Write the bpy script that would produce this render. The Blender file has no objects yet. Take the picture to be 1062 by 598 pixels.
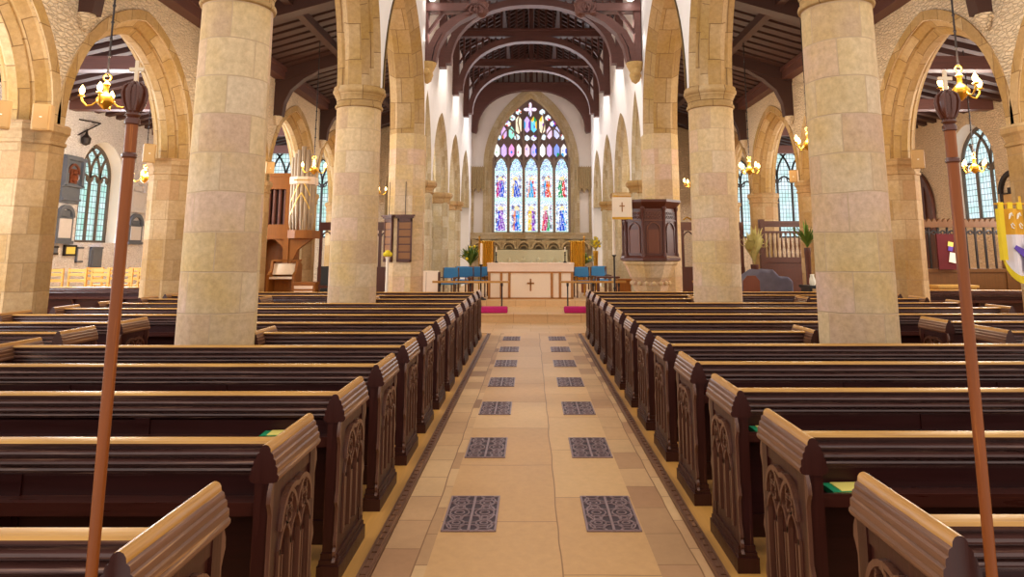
import bpy, bmesh, math, random
from mathutils import Vector, Matrix
random.seed(7)
PI = math.pi
S = bpy.context.scene
COL = S.collection

# ------------------------------------------------------------------ camera
F, TH, HC = 720.0, math.atan(0.157), 1.65
ST, CT = math.sin(TH), math.cos(TH)
cam_d = bpy.data.cameras.new('camera')
cam = bpy.data.objects.new('camera', cam_d)
COL.objects.link(cam)
cam.location = (0, 0, HC)
cam.rotation_euler = (PI/2 + TH, 0, 0)
cam_d.sensor_fit = 'HORIZONTAL'
cam_d.sensor_width = 36
cam_d.lens = 36*F/1062
cam_d.shift_x = (531-551)/1062
cam_d.shift_y = -(299-148)/1062
cam_d.clip_start = 0.05
cam_d.clip_end = 200
S.camera = cam


def at(u, v, Y):
    """photo pixel -> (X, Z) on the plane at distance Y"""
    o = 261 - v
    D = 1/CT - o/F*ST
    return Y*((u-551)/F)/D, HC + Y*(o/F*CT)/D


# ------------------------------------------------------------------ mesh builder
class MB:
    def __init__(s):
        s.v, s.f, s.m, s.uv, s.c = [], [], [], [], {}

    def add(s, vs, fs, m=0, uvs=None):
        b = len(s.v)
        s.v += [tuple(p) for p in vs]
        for i, f in enumerate(fs):
            s.f.append([b+k for k in f])
            s.m.append(m)
            s.uv.append(None if uvs is None else uvs[i])

    def box(s, x0, x1, y0, y1, z0, z1, m=0):
        v = [(x, y, z) for z in (z0, z1) for y in (y0, y1) for x in (x0, x1)]
        s.add(v, [(0, 2, 3, 1), (4, 5, 7, 6), (0, 1, 5, 4), (2, 6, 7, 3), (0, 4, 6, 2), (1, 3, 7, 5)], m)

    def obox(s, c, size, rz=0, rx=0, m=0, ry=0):
        M = Matrix.Translation(c) @ Matrix.Rotation(rz, 4, 'Z') @ Matrix.Rotation(rx, 4, 'X') @ Matrix.Rotation(ry, 4, 'Y')
        a, b, d = size[0]/2, size[1]/2, size[2]/2
        v = [M @ Vector((x, y, z)) for z in (-d, d) for y in (-b, b) for x in (-a, a)]
        s.add(v, [(0, 2, 3, 1), (4, 5, 7, 6), (0, 1, 5, 4), (2, 6, 7, 3), (0, 4, 6, 2), (1, 3, 7, 5)], m)

    def prism(s, poly, axis, a, b, m=0, mf=None):
        """extrude a 2d polygon. axis 'x': poly=(y,z); 'y': (x,z); 'z': (x,y). mf(p,q)->material of a side"""
        def P(p, t):
            return {'x': (t, p[0], p[1]), 'y': (p[0], t, p[1]), 'z': (p[0], p[1], t)}[axis]
        n = len(poly)
        v = [P(p, a) for p in poly] + [P(p, b) for p in poly]
        for i in range(n):
            j = (i+1) % n
            mm = m if mf is None else mf(poly[i], poly[j])
            s.add([v[i], v[j], v[n+j], v[n+i]], [(0, 1, 2, 3)], mm)
        s.add(v[:n], [tuple(range(n))], m)
        s.add(v[n:], [tuple(range(n-1, -1, -1))], m)

    def lathe(s, prof, c=(0, 0, 0), n=24, m=0, rot=0.0, mf=None, cap=True):
        """prof: list of (r, z)"""
        rings = []
        for r, z in prof:
            rings.append([(c[0]+r*math.cos(rot+2*PI*k/n), c[1]+r*math.sin(rot+2*PI*k/n), c[2]+z) for k in range(n)])
        rr = max(p[0] for p in prof)*0.92
        L = 0
        for i in range(len(prof)-1):
            dl = math.hypot(prof[i+1][0]-prof[i][0], prof[i+1][1]-prof[i][1])
            z0 = c[2]+prof[i][1]
            z1 = c[2]+prof[i+1][1]
            for k in range(n):
                k2 = (k+1) % n
                u0, u1 = rr*2*PI*k/n, rr*2*PI*(k+1)/n
                s.add([rings[i][k], rings[i][k2], rings[i+1][k2], rings[i+1][k]], [(0, 1, 2, 3)],
                      m if mf is None else mf(i), [[(u0, z0), (u1, z0), (u1, z1), (u0, z1)]])
        if cap:
            if prof[0][0] > 1e-4:
                s.add(rings[0], [tuple(range(n-1, -1, -1))], m)
            if prof[-1][0] > 1e-4:
                s.add(rings[-1], [tuple(range(n))], m)

    def tube(s, pts, r, n=8, m=0, closed=False):
        pts = [Vector(p) for p in pts]
        N = len(pts)
        rs = r if isinstance(r, (list, tuple)) else [r]*N
        rings = []
        ref = None
        for i, p in enumerate(pts):
            if closed:
                t = pts[(i+1) % N] - pts[i-1]
            else:
                t = pts[min(i+1, N-1)] - pts[max(i-1, 0)]
            t.normalize()
            if ref is None:
                ref = Vector((0, 0, 1)) if abs(t.z) < .9 else Vector((1, 0, 0))
            a = (ref - t*ref.dot(t))
            if a.length < 1e-5:
                a = t.orthogonal()
            a.normalize()
            b = t.cross(a)
            ref = a
            rings.append([p + a*(rs[i]*math.cos(2*PI*k/n)) + b*(rs[i]*math.sin(2*PI*k/n)) for k in range(n)])
        v = [q for R in rings for q in R]
        fs = []
        for i in range(N if closed else N-1):
            j = (i+1) % N
            for k in range(n):
                k2 = (k+1) % n
                fs.append((i*n+k, i*n+k2, j*n+k2, j*n+k))
        if not closed:
            fs.append(tuple(range(n-1, -1, -1)))
            fs.append(tuple((N-1)*n+k for k in range(n)))
        s.add(v, fs, m)

    def ball(s, c, r, n=12, m=0, sc=(1, 1, 1)):
        h = max(4, n//2)
        prof = []
        vs = [(c[0], c[1], c[2]-r*sc[2])]
        for i in range(1, h):
            a = -PI/2 + PI*i/h
            for k in range(n):
                vs.append((c[0]+r*sc[0]*math.cos(a)*math.cos(2*PI*k/n), c[1]+r*sc[1]*math.cos(a)*math.sin(2*PI*k/n), c[2]+r*sc[2]*math.sin(a)))
        vs.append((c[0], c[1], c[2]+r*sc[2]))
        fs = [(0, 1+(k+1) % n, 1+k) for k in range(n)]
        for i in range(h-2):
            for k in range(n):
                k2 = (k+1) % n
                fs.append((1+i*n+k, 1+i*n+k2, 1+(i+1)*n+k2, 1+(i+1)*n+k))
        b = 1+(h-2)*n
        fs += [(b+k, b+(k+1) % n, len(vs)-1) for k in range(n)]
        s.add(vs, fs, m)

    def bar(s, P, pts, w, d0, d1, m=0):
        """flat bar of width w along a polyline in the (s,z) plane of frame P, depth d0..d1"""
        N = len(pts)
        ring = []
        for i in range(N):
            a, b = pts[max(i-1, 0)], pts[min(i+1, N-1)]
            tx, tz = b[0]-a[0], b[1]-a[1]
            L = math.hypot(tx, tz) or 1
            nx, nz = -tz/L*w/2, tx/L*w/2
            x, z = pts[i]
            ring.append([P(x+nx, d0, z+nz), P(x-nx, d0, z-nz), P(x-nx, d1, z-nz), P(x+nx, d1, z+nz)])
        v = [q for R in ring for q in R]
        fs = [(0, 1, 2, 3), tuple(4*(N-1)+k for k in (3, 2, 1, 0))]
        for i in range(N-1):
            for k in range(4):
                k2 = (k+1) % 4
                fs.append((4*i+k, 4*i+4+k, 4*i+4+k2, 4*i+k2))
        s.add(v, fs, m)

    def build(s, name, mats, parent=None, smooth=None, recalc=True, colors=None):
        me = bpy.data.meshes.new(name)
        me.from_pydata(s.v, [], s.f)
        if not isinstance(mats, (list, tuple)):
            mats = [mats]
        for m in mats:
            me.materials.append(m)
        me.polygons.foreach_set('material_index', s.m)
        uvl = me.uv_layers.new(name='uv')
        flat = [0.0]*(2*len(me.loops))
        for pi, p in enumerate(me.polygons):
            cu = s.uv[pi]
            n = p.normal
            ax = max(range(3), key=lambda k: abs(n[k]))
            for q, li in enumerate(p.loop_indices):
                if cu is not None:
                    a, b = cu[q]
                else:
                    co = s.v[s.f[pi][q]]
                    a, b = ((co[1], co[2]), (co[0], co[2]), (co[0], co[1]))[ax]
                flat[2*li] = a
                flat[2*li+1] = b
        uvl.data.foreach_set('uv', flat)
        if colors is not None:
            ca = me.color_attributes.new('tint', 'FLOAT_COLOR', 'CORNER')
            cf = [0.0]*(4*len(me.loops))
            for pi, p in enumerate(me.polygons):
                c = colors[pi]
                for li in p.loop_indices:
                    cf[4*li:4*li+4] = [c[0], c[1], c[2], 1.0]
            ca.data.foreach_set('color', cf)
        if recalc:
            bm = bmesh.new()
            bm.from_mesh(me)
            bmesh.ops.remove_doubles(bm, verts=bm.verts, dist=1e-5)
            bmesh.ops.recalc_face_normals(bm, faces=bm.faces)
            bm.to_mesh(me)
            bm.free()
        if smooth is not None:
            me.shade_smooth()
            me.set_sharp_from_angle(angle=math.radians(smooth))
        o = bpy.data.objects.new(name, me)
        COL.objects.link(o)
        if parent is not None:
            o.parent = parent
        return o


def tag(o, label=None, cat=None, group=None, kind=None):
    if label:
        o['label'] = label
    if cat:
        o['category'] = cat
    if group:
        o['group'] = group
    if kind:
        o['kind'] = kind
    return o


def thing(name, label, cat, loc=(0, 0, 0), rz=0.0, group=None, kind=None):
    o = bpy.data.objects.new(name, None)
    COL.objects.link(o)
    o.empty_display_size = 0.1
    o.location = loc
    o.rotation_euler = (0, 0, rz)
    return tag(o, label, cat, group, kind)


KIDS = {}


def kids(o):
    return [c for c in bpy.data.objects if c.parent is o]


def dup(root, loc=None, rz=None, label=None, group=None, keep=None):
    r = root.copy()
    COL.objects.link(r)
    if loc is not None:
        r.location = loc
    if rz is not None:
        r.rotation_euler = (0, 0, rz)
    if label:
        r['label'] = label
    if group:
        r['group'] = group
    ks = KIDS.setdefault(root.name, kids(root))
    for ch in ks:
        c = ch.copy()
        COL.objects.link(c)
        c.parent = r
        for g in KIDS.setdefault(ch.name, kids(ch)):
            d = g.copy()
            COL.objects.link(d)
            d.parent = c
    return r


# ------------------------------------------------------------------ materials
class NT:
    def __init__(s, name):
        s.mat = bpy.data.materials.new(name)
        s.mat.use_nodes = True
        s.t = s.mat.node_tree
        s.t.nodes.clear()
        s.out = s.n('ShaderNodeOutputMaterial')

    def n(s, typ, **kw):
        nd = s.t.nodes.new(typ)
        for k, v in kw.items():
            if k.startswith('i_'):
                key = k[2:].replace('_', ' ')
                nd.inputs[key].default_value = v
            else:
                setattr(nd, k, v)
        return nd

    def l(s, a, b):
        s.t.links.new(a, b)

    def mix(s, fac, a, b, typ='MIX'):
        nd = s.n('ShaderNodeMix', data_type='RGBA', blend_type=typ)
        for sock, val in ((nd.inputs[0], fac), (nd.inputs[6], a), (nd.inputs[7], b)):
            if hasattr(val, 'is_output'):
                s.l(val, sock)
            elif isinstance(val, (int, float)):
                sock.default_value = val
            else:
                sock.default_value = (*val, 1)
        return nd.outputs[2]

    def ramp(s, fac, stops):
        nd = s.n('ShaderNodeValToRGB')
        els = nd.color_ramp.elements
        while len(els) < len(stops):
            els.new(.5)
        for e, (p, c) in zip(els, stops):
            e.position = p
            e.color = (*c, 1)
        s.l(fac, nd.inputs[0])
        return nd.outputs[0]

    def coord(s, kind='UV', scale=(1, 1, 1), rot=(0, 0, 0), loc=(0, 0, 0)):
        tc = s.n('ShaderNodeTexCoord')
        mp = s.n('ShaderNodeMapping')
        mp.inputs['Scale'].default_value = scale
        mp.inputs['Rotation'].default_value = rot
        mp.inputs['Location'].default_value = loc
        s.l(tc.outputs[kind], mp.inputs[0])
        return mp.outputs[0]

    def noise(s, vec, scale, detail=3, rough=.55, dist=0.0):
        nd = s.n('ShaderNodeTexNoise')
        nd.inputs['Scale'].default_value = scale
        nd.inputs['Detail'].default_value = detail
        nd.inputs['Roughness'].default_value = rough
        nd.inputs['Distortion'].default_value = dist
        s.l(vec, nd.inputs['Vector'])
        return nd.outputs[0]

    def math(s, op, a, b=None):
        nd = s.n('ShaderNodeMath', operation=op)
        for sock, val in ((nd.inputs[0], a), (nd.inputs[1], b)):
            if val is None:
                continue
            if hasattr(val, 'is_output'):
                s.l(val, sock)
            else:
                sock.default_value = val
        return nd.outputs[0]

    def bsdf(s, color, rough=.6, metal=0.0, bump=None, bs=.3, bd=.01, spec=.5, coat=0):
        b = s.n('ShaderNodeBsdfPrincipled')
        if hasattr(color, 'is_output'):
            s.l(color, b.inputs['Base Color'])
        else:
            b.inputs['Base Color'].default_value = (*color, 1)
        if hasattr(rough, 'is_output'):
            s.l(rough, b.inputs['Roughness'])
        else:
            b.inputs['Roughness'].default_value = rough
        b.inputs['Metallic'].default_value = metal
        b.inputs['Specular IOR Level'].default_value = spec
        if coat:
            b.inputs['Coat Weight'].default_value = coat
            b.inputs['Coat Roughness'].default_value = .25
        if bump is not None:
            bp = s.n('ShaderNodeBump')
            bp.inputs['Strength'].default_value = bs
            bp.inputs['Distance'].default_value = bd
            s.l(bump, bp.inputs['Height'])
            s.l(bp.outputs[0], b.inputs['Normal'])
        s.l(b.outputs[0], s.out.inputs[0])
        return s.mat


def srgb(r, g, b):
    def f(c):
        c /= 255
        return c/12.92 if c <= .04045 else ((c+.055)/1.055)**2.4
    return (f(r), f(g), f(b))


def m_plain(name, c, rough=.6, metal=0.0, var=.25, scale=8, bs=.15, kind='Object', spec=.5):
    t = NT(name)
    v = t.coord(kind)
    n = t.noise(v, scale, 3)
    col = t.mix(n, tuple(x*(1-var) for x in c), tuple(min(1, x*(1+var)) for x in c))
    return t.bsdf(col, rough, metal, n, bs, .004, spec)


def m_wood(name, c, axis='x', rough=.42, var=.5, bs=.25, spec=.5, coat=0, c2=None, wear=None, wt=.56):
    t = NT(name)
    sc = {'x': (1.2, 22, 22), 'y': (22, 1.2, 22), 'z': (22, 22, 1.2)}[axis]
    v = t.coord('Object', sc)
    n = t.noise(v, 1.6, 5, .65, .6)
    n2 = t.noise(t.coord('Object'), 2.3, 2)
    ca = tuple(x*(1-var) for x in c)
    cb = tuple(min(1, x*(1+var)) for x in c) if c2 is None else c2
    col = t.mix(n, ca, cb)
    col = t.mix(t.math('MULTIPLY', n2, .35), col, tuple(x*.6 for x in c))
    if wear:
        n3 = t.noise(t.coord('Object', {'x': (.7, 30, 30), 'y': (30, .7, 30), 'z': (30, 30, .7)}[axis]), 2.4, 6, .7)
        col = t.mix(t.ramp(n3, [(wt, (0, 0, 0)), (wt+.16, (.85, .85, .85))]), col, wear)
    r = t.math('ADD', t.math('MULTIPLY', n, .25), rough-.12)
    return t.bsdf(col, r, 0, n, bs, .004, spec, coat)


def m_stone(name, cols, mortar, bw, bh, rough=.85, msize=.008, off=.5, rot=0.0, warm=None, bs=.35, swap=False, pit=1.0, loc=(0, 0, 0)):
    t = NT(name)
    v = t.coord('UV', rot=(0, 0, rot), loc=loc)
    nz = t.n('ShaderNodeTexNoise')
    nz.inputs['Scale'].default_value = 1.7
    nz.inputs['Detail'].default_value = 1
    t.l(v, nz.inputs['Vector'])
    dv = t.n('ShaderNodeVectorMath', operation='SCALE')
    t.l(nz.outputs[1], dv.inputs[0])
    dv.inputs[3].default_value = .035
    av = t.n('ShaderNodeVectorMath', operation='ADD')
    t.l(v, av.inputs[0])
    t.l(dv.outputs[0], av.inputs[1])
    br = t.n('ShaderNodeTexBrick', offset=off)
    br.inputs['Scale'].default_value = 1
    br.inputs['Brick Width'].default_value = bw
    br.inputs['Row Height'].default_value = bh
    br.inputs['Mortar Size'].default_value = msize
    br.inputs['Mortar Smooth'].default_value = .4
    br.inputs['Bias'].default_value = 0
    br.inputs['Color1'].default_value = (0, 0, 0, 1)
    br.inputs['Color2'].default_value = (1, 1, 1, 1)
    br.inputs['Mortar'].default_value = (.5, .5, .5, 1)
    t.l(av.outputs[0], br.inputs['Vector'])
    k = len(cols)
    base = t.ramp(br.outputs['Color'], [((i+.2)/k, c) for i, c in enumerate(cols)])
    n1 = t.noise(v, 1.1, 3)
    n2 = t.noise(v, 14, 5, .7)
    if warm:
        f = t.ramp(n1, [(.42, (0, 0, 0)), (.68, (.75, .75, .75))])
        base = t.mix(f, base, warm)
    base = t.mix(t.math('MULTIPLY', t.ramp(n2, [(.3, (0, 0, 0)), (.75, (1, 1, 1))]), .8*min(1, pit)), base, t.mix(.55, base, (.30, .22, .15), 'MULTIPLY'), 'MIX')
    base = t.mix(br.outputs['Fac'], base, mortar)
    h = t.math('SUBTRACT', t.math('MULTIPLY', n2, .5*pit), br.outputs['Fac'])
    return t.bsdf(base, rough, 0, h, bs, .012, .25)


def m_rubble(name, c1, c2, sc=(2.6, 5.5, 1), bs=.8):
    t = NT(name)
    v = t.coord('UV', sc)
    nz = t.n('ShaderNodeTexNoise')
    nz.inputs['Scale'].default_value = 2.0
    t.l(v, nz.inputs['Vector'])
    vv = t.mix(.16, v, nz.outputs[1])
    vo = t.n('ShaderNodeTexVoronoi', feature='DISTANCE_TO_EDGE')
    t.l(vv, vo.inputs['Vector'])
    vo2 = t.n('ShaderNodeTexVoronoi', feature='F1')
    t.l(vv, vo2.inputs['Vector'])
    e = t.ramp(vo.outputs['Distance'], [(0, (0, 0, 0)), (.16, (1, 1, 1))])
    col = t.mix(vo2.outputs['Color'], c1, c2)
    col = t.mix(t.noise(v, 3, 4), col, tuple(x*.9 for x in c1))
    e2 = t.ramp(vo.outputs['Distance'], [(0, (0, 0, 0)), (.055, (1, 1, 1))])
    col = t.mix(e2, tuple(x*.66 for x in c2), col)  # shade in the crevices between stones is mixed into the colour
    n = t.noise(v, 5, 5, .7)
    h = t.math('ADD', t.math('MULTIPLY', e, .6), n)
    return t.bsdf(col, .9, 0, h, bs, .035, .2)


def m_emit(name, c, s):
    t = NT(name)
    e = t.n('ShaderNodeEmission')
    e.inputs[0].default_value = (*c, 1)
    e.inputs[1].default_value = s
    t.l(e.outputs[0], t.out.inputs[0])
    return t.mat


def m_glass_attr(name, s):
    t = NT(name)
    a = t.n('ShaderNodeAttribute', attribute_name='tint')
    e = t.n('ShaderNodeEmission')
    e.inputs[1].default_value = s
    t.l(a.outputs['Color'], e.inputs[0])
    t.l(e.outputs[0], t.out.inputs[0])
    return t.mat


def m_leaded(name, c1, c2, s, cell=.16):
    """daylit leaded quarries with pale tints"""
    t = NT(name)
    v = t.coord('UV')
    br = t.n('ShaderNodeTexBrick', offset=0.0)
    br.inputs['Scale'].default_value = 1
    br.inputs['Brick Width'].default_value = cell*.8
    br.inputs['Row Height'].default_value = cell
    br.inputs['Mortar Size'].default_value = .008
    br.inputs['Color1'].default_value = (*c1, 1)
    br.inputs['Color2'].default_value = (*c2, 1)
    br.inputs['Mortar'].default_value = (.10, .12, .12, 1)
    t.l(v, br.inputs['Vector'])
    n = t.noise(v, 2.2, 3)
    col = t.mix(t.ramp(n, [(.4, (0, 0, 0)), (.7, (1, 1, 1))]), br.outputs[0], t.mix(.5, br.outputs[0], (.45, .75, .55), 'MULTIPLY'))
    e = t.n('ShaderNodeEmission')
    e.inputs[1].default_value = s
    t.l(col, e.inputs[0])
    t.l(e.outputs[0], t.out.inputs[0])
    return t.mat


M = {}
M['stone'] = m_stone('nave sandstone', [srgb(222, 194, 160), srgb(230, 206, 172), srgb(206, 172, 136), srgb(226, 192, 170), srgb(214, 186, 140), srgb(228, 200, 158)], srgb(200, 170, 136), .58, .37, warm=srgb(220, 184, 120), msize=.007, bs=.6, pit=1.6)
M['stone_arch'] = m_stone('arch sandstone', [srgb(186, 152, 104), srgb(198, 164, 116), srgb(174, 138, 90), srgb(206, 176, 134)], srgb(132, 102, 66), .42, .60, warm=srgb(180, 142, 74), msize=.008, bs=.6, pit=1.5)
M['stone_outer'] = m_stone('outer arcade sandstone', [srgb(196, 164, 122), srgb(176, 142, 98), srgb(208, 180, 140), srgb(188, 150, 108)], srgb(160, 130, 92), .5, .38, warm=srgb(176, 138, 78), msize=.007, bs=.6, pit=1.5)
M['stone_grey'] = m_stone('chancel limestone', [srgb(206, 190, 160), srgb(190, 172, 138), srgb(214, 200, 172)], srgb(170, 152, 120), .5, .35, msize=.005, warm=srgb(196, 172, 120))
M['rubble'] = m_rubble('cream limewashed rubble', srgb(244, 220, 190), srgb(232, 204, 168), (1.9, 4.6, 1), 1.0)
M['rubble_white'] = m_rubble('white limewashed rubble', srgb(240, 238, 244), srgb(226, 222, 230), (1.9, 4.4, 1), .8)
M['plaster'] = m_plain('white plaster', srgb(236, 230, 226), .85, var=.05, scale=3, bs=.1)
M['slab'] = m_stone('tan floor slabs', [srgb(214, 168, 112), srgb(220, 176, 122), srgb(208, 160, 106)], srgb(150, 108, 68), 1.15, 1.5, rough=.5, msize=.005, off=.37, rot=PI/2, bs=.12, pit=.4, loc=(0, -.18, 0))
M['slab_edge'] = m_stone('border floor slabs', [srgb(156, 112, 76), srgb(212, 168, 118), srgb(178, 132, 92), srgb(214, 172, 122)], srgb(140, 100, 66), .42, .30, rough=.55, msize=.005, rot=PI/2, bs=.12, pit=.4)
M['board'] = m_wood('pew floor boards', srgb(206, 148, 70), 'y', .5, .3)
M['flag'] = m_stone('chancel floor stone', [srgb(222, 182, 132), srgb(214, 172, 120)], srgb(176, 132, 86), .8, .6, rough=.5, msize=.006, bs=.1, pit=.4)
M['pew_x'] = m_wood('dark oak along', srgb(50, 14, 10), 'x', .36, .6, spec=.35)
M['pew_z'] = m_wood('dark oak upright', srgb(58, 22, 15), 'z', .36, .6, spec=.38, wear=srgb(124, 74, 48), wt=.6)
M['worn_x'] = m_wood('worn golden oak along', srgb(186, 118, 38), 'x', .36, .45, c2=srgb(232, 176, 88), wear=srgb(110, 58, 26), wt=.6)
M['worn_y'] = m_wood('worn golden oak rail', srgb(176, 108, 40), 'y', .36, .45, c2=srgb(222, 164, 78), wear=srgb(110, 58, 26), wt=.6)
M['cap_y'] = m_wood('moulded oak cap', srgb(92, 54, 40), 'y', .34, .6, c2=srgb(150, 102, 72), wear=srgb(196, 142, 84), wt=.55)
M['rail_x'] = m_wood('moulded oak rail', srgb(54, 24, 22), 'x', .28, .6, c2=srgb(112, 72, 64), wear=srgb(184, 138, 112), wt=.56)  # pale streaks: wear and painted highlights; purple-brown tone stands in for sheen
M['carve'] = m_wood('carved oak', srgb(98, 60, 44), 'z', .32, .55, wear=srgb(170, 124, 90), wt=.58)
M['ledge'] = m_wood('ledge oak', srgb(64, 26, 18), 'x', .3, .5, wear=srgb(140, 80, 46), wt=.62)
M['roof'] = m_wood('roof timber', srgb(66, 36, 28), 'x', .6, .5)
M['truss'] = m_wood('truss timber', srgb(104, 64, 56), 'x', .5, .5)
M['truss_z'] = m_wood('truss timber upright', srgb(92, 54, 46), 'z', .55, .45)
M['deck'] = m_wood('roof boarding', srgb(96, 60, 46), 'y', .65, .4)
M['deck_pale'] = m_wood('pale roof boarding', srgb(150, 118, 108), 'y', .7, .3)
M['deck_aisle'] = m_wood('aisle roof boarding', srgb(122, 84, 64), 'y', .7, .35)
M['tracery_dark'] = m_plain('weathered tracery', srgb(104, 92, 84), .8, var=.2)
M['staff'] = m_wood('staff oak', srgb(128, 64, 16), 'z', .42, .5, wear=srgb(186, 108, 40), wt=.58, spec=.3)
M['staff_head'] = m_wood('carved staff head', srgb(84, 38, 20), 'z', .28, .5)
M['silver'] = m_plain('silver cross', srgb(215, 190, 160), .3, .7, var=.1)
M['brass'] = m_plain('brass', srgb(214, 164, 60), .28, .85, var=.15)
M['iron'] = m_plain('dark iron', srgb(46, 38, 38), .5, .4)
M['grate_plate'] = m_plain('grate well', srgb(70, 52, 56), .6, .2)
M['grate'] = m_plain('grate iron', srgb(150, 122, 120), .45, .35)
M['bulb'] = m_emit('warm bulb', (1.0, .66, .26), 9)
M['flood'] = m_emit('flood lamp face', (1.0, .93, .86), 30)
M['pulpit'] = m_wood('pulpit oak', srgb(88, 40, 26), 'z', .38, .5)
M['pulpit_panel'] = m_wood('pulpit panel', srgb(112, 56, 30), 'z', .4, .4)
M['white_cloth'] = m_plain('cream damask', srgb(244, 224, 200), .8, var=.06, scale=30, bs=.1)
M['pink_cloth'] = m_plain('pale pink linen', srgb(240, 214, 192), .8, var=.05, scale=20)
M['braid'] = m_plain('brown gold braid', srgb(170, 112, 50), .6, var=.2, scale=40)
M['gold_cloth'] = m_plain('gold curtain', srgb(214, 158, 40), .6, var=.2, scale=10)
M['magenta'] = m_plain('magenta velvet', srgb(186, 18, 100), .8, var=.15, scale=20)
M['blue'] = m_plain('blue upholstery', srgb(62, 128, 178), .8, var=.1, scale=20)
M['pine'] = m_wood('pale pine', srgb(222, 168, 84), 'z', .45, .25)
M['organ'] = m_wood('organ case oak', srgb(152, 92, 32), 'z', .5, .4, spec=.3)
M['slat'] = m_wood('hymn slat oak', srgb(140, 90, 44), 'x', .5, .4)
M['organ_dark'] = m_plain('organ recess', srgb(52, 28, 22), .7)
M['pipe'] = m_plain('organ pipe metal', srgb(158, 136, 112), .45, .3, var=.15)
M['pipe_brown'] = m_plain('wooden organ pipe', srgb(104, 58, 44), .5, var=.2)
M['gilt'] = m_plain('gilt', srgb(226, 190, 104), .35, .5, var=.12)
M['speaker'] = m_plain('beige speaker', srgb(186, 146, 92), .6, var=.08)
M['black'] = m_plain('black plastic', srgb(26, 24, 28), .45)
M['slate'] = m_plain('slate blue monument', srgb(92, 98, 112), .5, var=.2)
M['marble'] = m_plain('grey white marble', srgb(206, 202, 206), .4, var=.12)
M['screen'] = m_wood('screen oak', srgb(106, 66, 28), 'z', .4, .45)
M['screen_dark'] = m_wood('dark screen oak', srgb(88, 46, 32), 'z', .42, .45)
M['yellow'] = m_plain('yellow banner cloth', srgb(226, 196, 30), .75, var=.08)
M['banner_gold'] = m_plain('gold banner cloth', srgb(216, 160, 40), .75, var=.15)
M['banner_white'] = m_plain('pale banner cloth', srgb(226, 216, 220), .75, var=.05)
M['purple'] = m_plain('purple cloth', srgb(96, 66, 170), .75, var=.15)
M['red'] = m_plain('red cloth', srgb(170, 30, 34), .7, var=.15)
M['green'] = m_plain('green cover', srgb(20, 140, 90), .6, var=.1)
M['paper'] = m_plain('white paper', srgb(240, 236, 222), .8, var=.04)
M['yellowpaper'] = m_plain('yellow paper', srgb(236, 214, 110), .8, var=.08)
M['bluebag'] = m_plain('blue cloth', srgb(40, 70, 150), .8, var=.2)
M['leaf'] = m_plain('leaf green', srgb(92, 122, 44), .6, var=.35, scale=6)
M['leaf_pale'] = m_plain('dry palm leaf', srgb(190, 178, 110), .7, var=.3, scale=6)
M['pot'] = m_plain('terracotta pot', srgb(150, 92, 60), .7)
M['grey_cover'] = m_plain('grey blue cover', srgb(100, 98, 120), .8, var=.35, scale=4)
M['silver_cloth'] = m_plain('silver green brocade', srgb(214, 210, 176), .6, var=.18, scale=26)
M['glass_day'] = m_leaded('daylit leaded glass', (.80, .92, 1.0), (.66, .86, .90), 1.1)
M['glass_green'] = m_leaded('greenish daylit glass', (.55, .86, .80), (.78, .95, .95), 1.0)
M['glass_stain'] = m_glass_attr('stained glass', 1.25)
M['letters'] = m_plain('pale letters', srgb(225, 190, 130), .7)

CX = 0.06     # centre line of the nave and its aisle


# ------------------------------------------------------------------ pointed openings
def arch_pts(h, rise, inset=0.0, n=14, z0=0.0, c0=0.0):
    """left-to-right points of a two-centred arch whose base curve has half span h"""
    c = (rise*rise-h*h)/(2*h)
    R = h+c-inset
    amax = math.acos(max(-1, min(1, c/R)))
    right = [(-c+R*math.cos(amax*k/n), R*math.sin(amax*k/n)) for k in range(n+1)]
    left = [(-x, z) for x, z in right]
    pts = left + right[::-1][1:]
    return [(c0+x, z0+z) for x, z in pts]


def frame(o, sd, dd):
    o, sd, dd = Vector(o), Vector(sd), Vector(dd)
    return lambda s, d, z: o + sd*s + dd*d + Vector((0, 0, z))


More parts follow.
